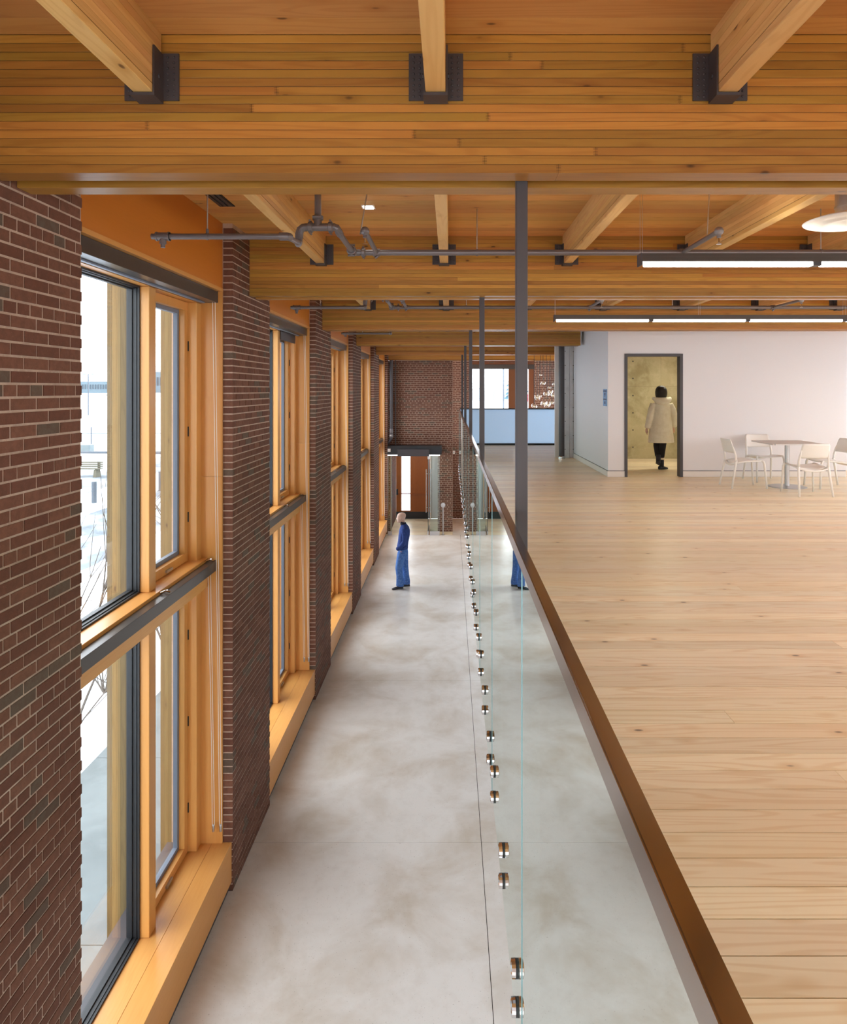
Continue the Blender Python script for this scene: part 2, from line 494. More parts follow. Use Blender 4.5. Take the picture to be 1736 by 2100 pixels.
e = brick_pier(5, 0, 0.40); tag(e, 'short brick pier in the corner by the entrance vestibule', 'brick pier', 'brick piers of the window wall', kind='structure')
def brick_wall(name, x0, x1, yf, z0, z1, label, holes=(), parent=None, axis='Y', depth=0.5):
    """wall facing -Y at y = yf, made of bricks proud of a mortar core; holes: (xa, xb, za, zb)"""
    e = empty(name, ((x0 + x1) / 2, yf, 0))
    mb = MB(); core = MB()
    cx = (x0 + x1) / 2
    def cut(a, b, za, zb):
        for h in holes:
            if a < h[1] and b > h[0] and za < h[3] - 0.01 and zb > h[2] + 0.01:
                out = []
                if a < h[0] - 0.02: out += cut(a, h[0], za, zb)
                if b > h[1] + 0.02: out += cut(h[1], b, za, zb)
                return out
        return [(a, b)]
    zs = int(round(z0 / COURSE)) * COURSE
    for a, b, za, zb in brick_rows(x1 - x0, z1, zs):
        for A, B in cut(x0 + a, x0 + b, za, zb):
            mb.box(A + 0.007 - cx, B - 0.007 - cx, -R.uniform(0.0, 0.003), 0.09, za + 0.007, zb - 0.007)
    # core around holes
    if not holes:
        core.box(x0 - cx, x1 - cx, 0.003, depth, z0, z1)
    else:
        h = holes[0]
        if h[0] > x0: core.box(x0 - cx, h[0] - cx, 0.003, depth, z0, z1)
        if h[1] < x1: core.box(h[1] - cx, x1 - cx, 0.003, depth, z0, z1)
        if h[3] < z1: core.box(h[0] - cx, h[1] - cx, 0.003, depth, h[3], z1)
        if h[2] > z0: core.box(h[0] - cx, h[1] - cx, 0.003, depth, z0, h[2])
    tag(mb.build('brickwork', M['brick'], e), kind='stuff')
    core.build('mortar_core', M['mortar'], e)
    tag(e, label, 'wall', kind='structure')
    return e
IW = 22.62
brick_wall('wall_vestibule', -2.62, 0.08, IW, 0, DECK - 0.62, 'brick wall above the glass entrance vestibule at the far end', holes=[(-1.98, -0.42, -1, 2.62)], depth=0.42)
brick_wall('wall_end', 0.08, 4.2, YE, 0, DECK, 'dark brick end wall around the stair window', holes=[(0.76, 3.05, 2.6, 5.62)], depth=0.4)
# vestibule side walls (facing inwards) and the outer wall with the entrance door
for nm, xa, xb, lab in (('wall_vestibule_left', -2.62, -1.98, 'brick side wall on the window side of the vestibule'), ('wall_vestibule_right', -0.42, 0.08, 'brick side wall of the vestibule on the stair side')):
    e = empty(nm, ((xa + xb) / 2, 23.9, 0)); tag(e, lab, 'wall', kind='structure')
    L = YE - IW - 0.43
    mb = MB()
    xf = (xb if xb < -1 else xa)
    for a, b, za, zb in brick_rows(L, 2.9):
        ya, yb = IW + 0.43 + a - 23.9, IW + 0.43 + b - 23.9
        if xb < -1: mb.box(xf - 0.09 - e.location.x, xf - e.location.x, ya + 0.005, yb - 0.005, za + 0.005, zb - 0.005)
        else: mb.box(xf - e.location.x, xf + 0.09 - e.location.x, ya + 0.005, yb - 0.005, za + 0.005, zb - 0.005)
    tag(mb.build('brickwork', M['brick'], e), kind='stuff')
    boxo('mortar_core', xa + 0.006, xb - 0.006, IW + 0.42, YE, 0, 2.9, M['mortar'], e)
e = empty('wall_entrance', (-1.0, YE, 0)); tag(e, 'white outer wall round the entrance door', 'wall', kind='structure')
boxo('panel', -2.62, -2.1, YE, YE + 0.3, 0, DECK, M['white'], e)
boxo('panel', -0.72, 0.08, YE, YE + 0.3, 0, DECK, M['white'], e)
boxo('panel', -2.1, -0.72, YE, YE + 0.3, 2.75, DECK, M['white'], e)
boxo('panel', -1.98, -0.42, IW + 0.43, YE, 2.70, 2.9, M['white'], e)

# ------------------------------------------------------------------ white walls on the right, concrete core, shell of the place
WY = 12.6; WX = 2.91
wallr = empty('wall_right_front', (5, WY, UP)); tag(wallr, 'white painted wall facing the camera behind the table', 'wall', kind='structure')
DX0, DX1, DZ1 = 3.213, 4.284, 5.323
boxo('panel', WX, DX0, WY, WY + 0.13, UP, DECK, M['white'], wallr)
boxo('panel', DX1, 7.29, WY, WY + 0.13, UP, DECK, M['white'], wallr)
boxo('panel', DX0, DX1, WY, WY + 0.13, DZ1, DECK, M['white'], wallr)
walls = empty('wall_right_side', (WX, 14.4, UP)); tag(walls, 'white painted side wall with the small blue sign', 'wall', kind='structure')
boxo('panel', WX, WX + 0.13, WY + 0.13, 16.1, UP, DECK, M['white'], walls)
boxo('panel', 7.16, 7.29, WY + 0.13, 16.1, UP, DECK, M['white'], walls)
boxo('panel', 7.29, XR, 13.6, 13.73, UP, DECK, M['white'], walls)
e = empty('baseboard_right', (5, WY, UP)); tag(e, 'white baseboard along the right-hand walls', 'baseboard', kind='structure')
for x0, x1 in ((WX - 0.014, DX0 - 0.0), (DX1 + 0.0, 7.29)):
    boxo('board', x0, x1, WY - 0.014, WY - 0.0005, UP + 0.003, UP + 0.108, M['whitetrim'], e)
    boxo('shadow_gap', x0, x1, WY - 0.004, WY - 0.0004, UP + 0.108, UP + 0.116, M['hanger'], e)
boxo('board', WX - 0.014, WX - 0.0005, WY, 16.08, UP + 0.003, UP + 0.108, M['whitetrim'], e)
boxo('shadow_gap', WX - 0.004, WX - 0.0004, WY, 16.08, UP + 0.108, UP + 0.116, M['hanger'], e)
core = empty('wall_core', (4, 16, UP)); tag(core, 'raw board-marked concrete wall seen through the doorway', 'wall', kind='structure')
for x0, x1 in ((WX + 0.13, 4.9), (4.903, 7.15)):
    for z0, z1 in ((UP, 4.777), (4.780, DECK)):
        boxo('concrete_lift', x0, x1, 15.9, 16.15, z0, z1, M['rawconcrete'], core)
boxo('backing', WX + 0.13, 7.15, 15.95, 16.16, UP, DECK, M['joint'], core)
tie = MB().lathe([(0.016, -0.004), (0.016, 0.003)], n=12, axis='Y').mesh('tie_hole', M['black'])
for xx in (3.05, 4.25, 5.45, 6.65):
    for i in range(8):
        o = bpy.data.objects.new('tie_hole', tie); o.location = Vector((xx, 15.898, 3.368 + i * 0.40 - 0.0)) - core.location; link(o, core)
grey = empty('wall_core_end', (2.8, 16.1, UP)); tag(grey, 'pale concrete wall end beside the round steel column', 'wall', kind='structure')
boxo('concrete_lift', 2.69, 2.815, 16.12, 16.4, UP, DECK, M['greyconcrete'], grey)
boxo('concrete_lift', 2.82, WX + 0.13, 16.12, 16.4, UP, DECK, M['greyconcrete'], grey)
boxo('plaster_edge', 2.495, 2.60, 16.30, 16.36, UP, DECK, M['whitetrim'], grey)
boxo('plaster_edge', 2.601, 2.69, 16.36, 16.4, UP, DECK, M['whitetrim'], grey)
for i in range(9):
    for xx in (2.71, 2.90):
        o = bpy.data.objects.new('tie_hole', tie); o.location = Vector((xx, 16.118, UP + 0.2 + i * 0.33)) - grey.location; o.scale = (0.6, 1, 0.6); link(o, grey)
col = empty('steel_column', (2.59, 15.9, UP)); tag(col, 'round dark grey steel column at the corner by the guard', 'column', kind='structure')
MB().lathe([(0.066, 0.06), (0.066, DECK - UP)], n=28).build('shaft', M['bronze'], col, smooth=False)
MB().lathe([(0.085, 0), (0.085, 0.05), (0.072, 0.062)], n=24).build('base_ring', M['chrome'], col)

# far side of the stair void and lower side walls, back wall, outer right wall with an added ribbon window
e = empty('wall_back', (3, YB, 0)); tag(e, 'white back wall behind the camera, openings added for daylight', 'wall', kind='structure')
boxo('panel', -2.62, XR + 0.2, YB - 0.2, YB, -0.15, 0.45, M['white'], e)
boxo('panel', -2.62, XR + 0.2, YB - 0.2, YB, 2.70, UP + 0.35, M['white'], e)
boxo('panel', -2.62, XR + 0.2, YB - 0.2, YB, 4.6, DECK, M['white'], e)  # wide openings below are added to bring daylight in from behind
for i in range(9):
    xx = -2.62 + i * 1.515
    for za, zb in ((0.45, 2.70), (UP + 0.35, 4.6)):
        boxo('mullion', xx, xx + 0.2, YB - 0.2, YB, za, zb, M['fir'], e)
e = empty('wall_lower_side', (4.2, 10, 0)); tag(e, 'white lower-level wall under the upper floor, daylight opening added by the stair', 'wall', kind='structure')
boxo('panel', 4.2, 4.35, YB, YE + 0.3, 0, UP - 0.34, M['white'], e)
boxo('panel', 4.2, 4.35, 19.75, YE + 0.3, UP - 0.34, 2.9, M['white'], e)
boxo('panel', 4.2, 4.35, 19.75, YE + 0.3, 5.6, DECK, M['white'], e)
boxo('panel', 4.2, 4.35, 19.75, 20.4, 2.9, 5.6, M['white'], e)  # the opening beside the stair is added to let daylight in
boxo('panel', 4.2, 4.35, 24.4, YE + 0.3, 2.9, 5.6, M['white'], e)
boxo('panel', 4.35, 4.45, 16.5, 19.75, UP, DECK, M['white'], e)
e = empty('wall_right_outer', (XR, 4, UP)); tag(e, 'white outer wall right of the picture, ribbon window added for daylight', 'wall', kind='structure')
boxo('panel', XR, XR + 0.2, YB, 13.6, UP - 0.34, UP + 0.85, M['white'], e)
boxo('panel', XR, XR + 0.2, YB, 13.6, 5.3, DECK, M['white'], e)  # window band out of view, added to light the upper floor
for i in range(7):
    yy = YB + i * 3.0
    boxo('window_post', XR, XR + 0.2, yy, yy + 0.3, UP + 0.85, 5.3, M['white'], e)

# ------------------------------------------------------------------ roof deck
ceil = empty('ceiling', (3, 8, DECK)); tag(ceil, 'timber deck ceiling of knotty planks', 'ceiling', kind='structure')
boxo('deck_field', -2.62, XR + 0.2, YB - 0.2, 25.3, DECK + 0.04, DECK + 0.2, M['deck'], ceil)
DP = 0.1357
for ya, yb in ((3.0 - 10 * DP, 3.0), (3.334, 6.95), (7.284, 10.9)):
    y = ya
    while y < yb - 0.02:
        boxo('deck_plank', -2.62, XR, y + 0.0015, min(y + DP, yb) - 0.0015, DECK, DECK + 0.038, M['deck'], ceil)
        y += DP
boxo('deck_field', -2.62, XR, 11.15, 25.3, DECK, DECK + 0.038, M['deck'], ceil)
boxo('deck_field', -2.62, XR, YB, 3.0 - 10 * DP - 0.002, DECK, DECK + 0.038, M['deck'], ceil)

# ------------------------------------------------------------------ paired glulam beams, each lamination a piece
NL = 16; LAM = (DECK - SOF) / NL
beam_lab = ['first', 'second', 'third', 'fourth', 'fifth', 'sixth']
def beam(k, back):
    yb = 3.0 + BAY * k - (0.2 if k == 5 else 0)
    y0 = yb + (0.219 if back else 0.0); y1 = y0 + 0.115
    xe = XR if k <= 2 else (2.83 if k == 3 else 4.2)
    e = empty('glulam_beam', (PX, (y0 + y1) / 2, SOF))
    xs = PX + 0.002
    boxo('glue_core', xs, xe, y0 + 0.003, y1 - 0.003, SOF + 0.004, DECK - 0.001, M['joint'], e)
    for i in range(NL):
        z0 = SOF + i * LAM
        a, b = z0 + 0.0009, z0 + LAM - 0.0009
        if i == 0: a = z0
        cuts = [xs]
        if k == 0 and not back and i < 15:
            x = xs + R.uniform(0.5, 3.4)
            while x < 4.2:
                cuts.append(x); x += R.uniform(2.2, 4.5)
        elif k == 1 and not back:
            cuts.append(xs + R.uniform(1.0, 5.5))
        cuts.append(xe)
        for q in range(len(cuts) - 1):
            boxo('lamination', cuts[q], cuts[q + 1], y0, y1, a, b, M['glulam'], e, 0.0018 if k == 0 else 0.0)
        if k == 0 and not back:
            for cx in cuts[1:-1]:
                fj = MB()
                for t in range(5):
                    zz = a + 0.004 + t * 0.0068
                    fj.box(-0.010, 0.010, -0.0004, 0.002, zz - a - 0.0006, zz - a + 0.0006)
                fj.build('finger_joint', M['joint'], e, Vector((cx, y0, a)) - e.location)
    tag(e, 'honey glulam beam, %s pair from the camera, %s of the two' % (beam_lab[k], 'rear' if back else 'front'), 'beam', 'paired glulam roof beams')
    return e
for k in range(6):
    beam(k, False); beam(k, True)

# ------------------------------------------------------------------ purlins in steel hangers
PZ = 5.985; NPL = 8; PLH = (DECK - PZ) / NPL
PXS = [-1.308 + 1.245 * i for i in range(7)]
col_words = ['far left', 'centre left', 'centre', 'centre right', 'right of centre', 'far right', 'outermost right']
hang_me = {}
def hanger_parts(e, yb, zb):
    """saddle hanger on the face of a beam at y = yb (camera side), origin at e"""
    if not hang_me:
        m = MB(); m.box(-0.119, 0.119, -0.009, -0.0005, 0.0, 0.206); hang_me['plate'] = m.mesh('back_plate', M['hanger'])
        m = MB(); m.box(-0.052, 0.052, -0.102, -0.009, -0.016, -0.004)
        m.box(-0.052, -0.0445, -0.102, -0.009, -0.004, 0.198); m.box(0.0445, 0.052, -0.102, -0.009, -0.004, 0.198)
        hang_me['saddle'] = m.mesh('saddle', M['hanger'])
        m = MB()
        for s in (-1, 1):
            for cx in (0.071, 0.098):
                for r in range(8):
                    m.lathe([(0.0055, -0.009), (0.0055, -0.0125), (0.003, -0.0145)], c=(s * cx, 0, 0.017 + r * 0.0246), n=7, axis='Y')
            m.lathe([(0.012, 0.052 * s), (0.012, 0.058 * s)] if s > 0 else [(0.012, -0.058), (0.012, -0.052)], c=(0, -0.055, 0.085), n=6, axis='X')
        hang_me['bolts'] = m.mesh('bolt_heads', M['hanger'])
    for n_, nm in (('plate', 'back_plate'), ('saddle', 'saddle'), ('bolts', 'bolt_heads')):
        o = bpy.data.objects.new(nm, hang_me[n_]); link(o, e)
        if n_ == 'plate': plate_o = o
        if n_ == 'bolts': o.parent = plate_o; tag(o, kind='stuff')
bay_words = ['before the first beam pair', 'between the first and second beam pairs', 'between the second and third beam pairs', 'between the third and fourth beam pairs']
for bay in range(4):
    y0 = (YB if bay == 0 else 3.334 + BAY * (bay - 1)) + 0.01
    y1 = 3.0 + BAY * bay
    if bay == 0: y0 = -0.9
    for i, x in enumerate(PXS):
        if bay == 0 and i > 4: continue
        if bay == 3 and x > 2.6: continue
        e = empty('purlin', (x, y1, PZ))
        yend = y1 - 0.01
        if bay < 3:
            boxo('glue_core', x - 0.04, x + 0.04, y0, yend - 0.001, PZ + 0.004, DECK - 0.001, M['joint'], e)
            for q in range(NPL):
                z0 = PZ + q * PLH
                boxo('lamination', x - 0.0425, x + 0.0425, y0, yend, z0 + (0.0 if q == 0 else 0.0005), z0 + PLH - 0.0005, M['purlin'], e, 0.003 if q == 0 else 0.0)
        else:
            boxo('lamination', x - 0.0425, x + 0.0425, y0, yend, PZ, DECK, M['purlin'], e)
        tag(e, 'pale glulam purlin %s, %s' % (bay_words[bay], col_words[i]), 'purlin', 'roof purlins')
        h = empty('beam_hanger', (x, y1, PZ - 0.0))
        hanger_parts(h, y1, PZ)
        tag(h, 'dark steel hanger, %s on the %s beam pair' % (col_words[i], beam_lab[bay]), 'bracket', 'steel purlin hangers')
    if bay == 0:
        boxo('purlin_support', -2.0, 6.0, -1.2, -0.92, SOF, DECK, M['glulam']); o = bpy.data.objects['purlin_support']
        o.name = 'glulam_beam_rear'; tag(o, 'glulam beam behind the camera carrying the first purlins', 'beam', kind='structure')

# ------------------------------------------------------------------ windows of the left wall
def ring(mb, x0, x1, y0, y1, z0, z1, w, mi=0):
    mb.box(x0, x1, y0, y1, z0, z0 + w, mi); mb.box(x0, x1, y0, y1, z1 - w, z1, mi)
    mb.box(x0, x1, y0, y0 + w, z0 + w, z1 - w, mi); mb.box(x0, x1, y1 - w, y1, z0 + w, z1 - w, mi)
GAP = BAY - PLEN
near_words = ['nearest', 'second', 'third', 'fourth', 'farthest']
def window(k):
    y0 = PIER0 + BAY * k; y1 = y0 + GAP
    detail = k >= 0
    n = k + 1 if k >= 0 else 5 - k
    w = empty('window_%d' % n, (-2.3, (y0 + y1) / 2, 0))
    f, fh = M['fir'], M['firh']
    boxo('upper_panel', -2.62, -2.140, y0, y1, 5.665, DECK, M['panelwood'], w)
    boxo('panel_trim', -2.62, -2.134, y0, y1, 5.632, 5.664, fh, w)
    boxo('head', -2.50, -2.334, y0 + 0.02, y1 - 0.02, 5.52, 5.631, fh, w)
    boxo('post', -2.50, -2.334, y0 + 0.02, y0 + 0.136, 0.461, 5.519, f, w, 0.003)
    boxo('post', -2.50, -2.334, y1 - 0.136, y1 - 0.02, 0.461, 5.519, f, w, 0.003)
    for za, zb in ((0.461, 2.869), (3.141, 5.519)):
        boxo('mullion', -2.50, -2.334, y0 + 1.506, y0 + 1.624, za, zb, f, w, 0.003)
    boxo('transom', -2.50, -2.27, y0 + 0.02, y1 - 0.02, 2.87, 3.14, fh, w, 0.003)
    for ya, yb in ((y0, y0 + 0.02), (y1 - 0.02, y1)):
        boxo('jamb_panel', -2.60, -2.137, ya, yb, 0.461, 3.90, f, w)
        boxo('jamb_panel', -2.60, -2.137, ya, yb, 3.902, 5.632, f, w)
    boxo('sill_board', -2.50, -2.235, y0, y1, 0.425, 0.46, fh, w, 0.002)
    boxo('sill_board', -2.234, -2.054, y0, y1, 0.425, 0.46, fh, w, 0.002)
    boxo('sill_apron', -2.10, -2.056, y0, y1, 0.09, 0.4245, M['firh'], w)
    boxo('base_strip', -2.50, -2.085, y0, y1, 0.0, 0.089, M['hanger'], w)
    boxo('outer_sill', -2.66, -2.501, y0, y1, 0.0, 0.46, M['bronze'], w)
    fy0, fy1 = y0 + 0.136, y0 + 1.506
    cy0, cy1 = y0 + 1.624, y1 - 0.136
    for za, zb in ((0.46, 2.87), (3.14, 5.52)):
        gf = MB(); c = wpos(w)
        for xa, xb, wd in ((-2.425, -2.405, 0.014), (-2.455, -2.425, 0.020), (-2.465, -2.455, 0.030), (-2.50, -2.465, 0.026)):
            ring(gf, xa - c.x, xb - c.x, fy0 - c.y, fy1 - c.y, za, zb, wd)
        gf.build('glazing_frame', M['black'], w)
        boxo('pane', -2.488, -2.478, fy0 + 0.02, fy1 - 0.02, za + 0.02, zb - 0.02, M['glass'], w)
        sh = MB(); ring(sh, -2.465 - c.x, -2.415 - c.x, cy0 - c.y + 0.004, cy1 - c.y - 0.004, za + 0.004, zb - 0.004, 0.075)
        s = sh.build('sash', f, w)
        gg = MB(); ring(gg, -2.505 - c.x, -2.466 - c.x, cy0 - c.y + 0.03, cy1 - c.y - 0.03, za + 0.03, zb - 0.03, 0.085)
        gg.build('sash_gasket', M['gasket'], s)
        boxo('pane', -2.492, -2.484, cy0 + 0.09, cy1 - 0.09, za + 0.09, zb - 0.09, M['glass'], s).location += Vector((0, 0, 0))
        if detail and k < 3:
            for t in (0.17, 0.5, 0.83):
                zz = za + (zb - za) * t
                boxo('hinge', -2.4149, -2.405, cy1 - 0.006, cy1 + 0.006, zz - 0.045, zz + 0.045, M['black'], w)
            boxo('latch', -2.4149, -2.398, (cy0 + cy1) / 2 - 0.06, (cy0 + cy1) / 2 + 0.06, za + 0.02, za + 0.04, M['steel'], w)
    if k >= 0:
        tag(w, '%s tall timber window of the left wall, two lights wide' % near_words[k], 'window', kind='structure')
    else:
        tag(w, 'tall timber window %s the camera' % ('beside' if k == -1 else 'well behind'), 'window', kind='structure')
    # roller blinds: upper cassette under the panel, lower cassette on the transom
    if k < 0: return
    for up in (True, False):
        za, zb = (5.527, 5.630) if up else (3.02, 3.115)
        xa, xb = (-2.333, -2.17) if up else (-2.269, -2.19)
        b = empty('roller_blind', ((xa + xb) / 2, y1, za))
        boxo('cassette', xa, xb, y0 + 0.045, y1 - 0.06 if up else y1 - 0.03, za, zb, M['cassette'], b, 0.002)
        boxo('end_cap', xa - 0.0 + 0.003, xb + 0.002, (y1 - 0.06 if up else y1 - 0.03) + 0.0005, (y1 - 0.05 if up else y1 - 0.022), za - 0.002, zb + 0.002, M['bronze'], b)
        boxo('hem_bar', xa + 0.03, xa + 0.06, y0 + 0.1, y1 - 0.1, za - 0.012, za - 0.0005, M['gasket'], b)
        if not up:
            for yy in (y1 - 0.09, y0 + 1.56):
                br = MB(); br.tube([(-2.262, yy - 0.02, zb + 0.012), (-2.235, yy, zb + 0.022), (-2.20, yy + 0.015, zb + 0.010)], 0.008, 6)
                br.tube([(-2.255, yy + 0.03, zb + 0.012), (-2.225, yy + 0.035, zb + 0.02)], 0.007, 6)
                o = br.build('bracket_clip', M['chrome'], b); o.location = -b.location
        if k == 1 and up:
            boxo('lowered_fabric', -2.331, -2.318, cy0 - 0.02, y1 - 0.16, 5.40, 5.526, M['hanger'], b)
        ch = MB()
        if up: top = [(-2.205, y1 - 0.085, za), (-2.185, y1 - 0.075, za)]; bot = (-2.136, y1 - 0.07, 0.66)
        else: top = [(-2.262, y1 - 0.045, za), (-2.240, y1 - 0.04, za)]; bot = (-2.204, y1 - 0.07, 0.66)
        for tp, dx in zip(top, (-0.010, 0.010)):
            mid = ((tp[0] * 0.25 + bot[0] * 0.75) + dx * 0.5, (tp[1] + bot[1]) / 2, bot[2] + (tp[2] - bot[2]) * 0.3)
            ch.tube([tp, mid, (bot[0] + dx, bot[1], bot[2])], 0.0028, 5)
        o = ch.build('pull_cord', M['cord'], b); o.location = -b.location
        wt = MB().lathe([(0.010, -0.055), (0.013, -0.03), (0.012, 0.0), (0.006, 0.012)], c=bot, n=10)
        o = wt.build('cord_weight', M['steel'], b); o.location = -b.location
        tag(b, 'dark bronze %s blind cassette of the %s window' % ('upper' if up else 'transom', near_words[k]), 'blind', 'roller blinds of the window wall')
for k in range(-2, 5):
    window(k)

# stair window in the end wall
w = empty('window_8', (1.9, YE, 3)); tag(w, 'stair window with brown mullion in the end wall', 'window', kind='structure')
boxo('head_blind', 0.76, 3.05, YE - 0.02, YE + 0.08, 5.45, 5.62, M['cassette'], w)
boxo('head_panel', 0.76, 3.05, YE + 0.0, YE + 0.3, 5.62, 5.9, M['stairwood'], w)
boxo('mullion', 2.13, 2.37, YE + 0.05, YE + 0.2, 2.6, 5.45, M['stairwood'], w)
boxo('post', 2.86, 3.05, YE + 0.02, YE + 0.2, 2.6, 5.45, M['stairwood'], w)
boxo('post', 0.76, 0.80, YE + 0.05, YE + 0.2, 2.6, 5.45, M['stairwood'], w)
boxo('sill_board', 0.76, 3.05, YE - 0.05, YE + 0.25, 2.57, 2.6, M['stairwood'], w)
boxo('pane', 0.80, 2.13, YE + 0.12, YE + 0.13, 2.6, 5.45, M['glass'], w)
boxo('pane', 2.37, 2.86, YE + 0.12, YE + 0.13, 2.6, 5.45, M['glass'], w)

# ------------------------------------------------------------------ steel hangers posts along the edge
for k in range(5):
    yc = 3.0 + BAY * k + 0.167
    p = empty('steel_post', (0.329, yc, UP))
    boxo('shaft', 0.303, 0.355, yc - 0.035, yc + 0.035, UP + 0.012, 6.1, M['bronze'], p, 0.003)
    boxo('base_plate', 0.289, 0.40, yc - 0.06, yc + 0.06, UP + 0.001, UP + 0.0118, M['bronze'], p)
    tag(p, 'slim dark steel post beside the handrail, %s from the camera' % ORD[k], 'post', 'steel posts along the floor edge')

# ------------------------------------------------------------------ glass guard with stainless cap rail
g = empty('glass_guardrail', (0.248, 8, UP)); tag(g, 'frameless glass guardrail with brushed steel cap along the floor edge', 'railing')
GP = 1.655; GY0 = 2.31 - GP * 4
RZ = 4.17
i = 0
yy = GY0
so = MB()
so.lathe([(0.0, -0.030), (0.022, -0.030), (0.030, -0.027), (0.031, -0.013), (0.031, -0.0125)], n=18, axis='X')
so.lathe([(0.0305, -0.0125), (0.0305, -0.0065)], n=18, axis='X', mi=1)
so.lathe([(0.028, 0.0065), (0.028, 0.036)], n=14, axis='X')
so_me = so.mesh('standoff', [M['chrome'], M['black']])
while yy < 19.6:
    y2 = min(yy + GP, 19.69)
    pane = MB(); pane.box(-0.006, 0.006, yy + 0.003 - 8, y2 - 0.003 - 8, 2.38 - UP, RZ - 0.02 - UP)
    po = pane.build('glass_pane', [M['guardglass'], M['glassedge']], g)
    for fidx in (2, 4): po.data.polygons[fidx].material_index = 1
    boxo('edge_seal', 0.2402, 0.2419, yy - 0.003, yy + 0.003, 2.38, RZ - 0.05, M['glassedge'], g)
    for d in (0.165, 0.80, 1.44):
        if yy + d > y2 - 0.05: continue
        for zz in (2.62, 2.48):
            o = bpy.data.objects.new('standoff', so_me); link(o, g)
            o.location = Vector((0.248, yy + d, zz)) - g.location
    yy += GP
cap = MB(); cap.box(0.2332 - 0.248, 0.2637 - 0.248, GY0 - 8, 19.695 - 8, 4.121 - UP, RZ - UP)
me = cap.mesh('cap_rail', M['railsteel'])
bm = bmesh.new(); bm.from_mesh(me); bmesh.ops.bevel(bm, geom=list(bm.edges), offset=0.0025, segments=2, affect='EDGES'); bm.to_mesh(me); bm.free()
o = bpy.data.objects.new('cap_rail', me); link(o, g)
for yj in (-0.2, 5.8, 11.8, 17.8):
    boxo('rail_splice', 0.2330, 0.2639, yj - 0.0008, yj + 0.0008, 4.1208, RZ + 0.0002, M['black'], g)

# pale translucent guard at the far end of the upper floor
t = NT('frosted_blue_glass')
t.p.inputs['Base Color'].default_value = srgb(214, 230, 244); t.p.inputs['Roughness'].default_value = 0.25
tl = t.new('ShaderNodeBsdfTranslucent'); tl.inputs[0].default_value = srgb(214, 232, 248)
mx = t.new('ShaderNodeMixShader'); mx.inputs[0].default_value = 0.75
t.l.new(t.p.outputs[0], mx.inputs[1]); t.l.new(tl.outputs[0], mx.inputs[2]); t.l.new(mx.outputs[0], t.out.inputs[0])
M['frosted'] = t.mat
fg = empty('stair_guard', (1.6, 19.7, UP)); tag(fg, 'pale blue frosted glass guard with black rails at the stair', 'railing')
for x0, x1 in ((0.27, 0.58), (0.59, 1.89), (1.925, 3.2), (3.21, 4.19)):
    boxo('frosted_panel', x0 + 0.003, x1 - 0.003, 19.72, 19.735, UP + 0.055, UP + 1.035, M['frosted'], fg)
boxo('top_rail', 0.25, 4.19, 19.70, 19.755, UP + 1.036, UP + 1.066, M['black'], fg)
boxo('base_rail', 0.28, 4.19, 19.70, 19.755, UP + 0.001, UP + 0.054, M['black'], fg)
boxo('gap_post', 1.892, 1.905, 19.72, 19.74, UP + 0.06, UP + 0.44, M['bronze'], fg)

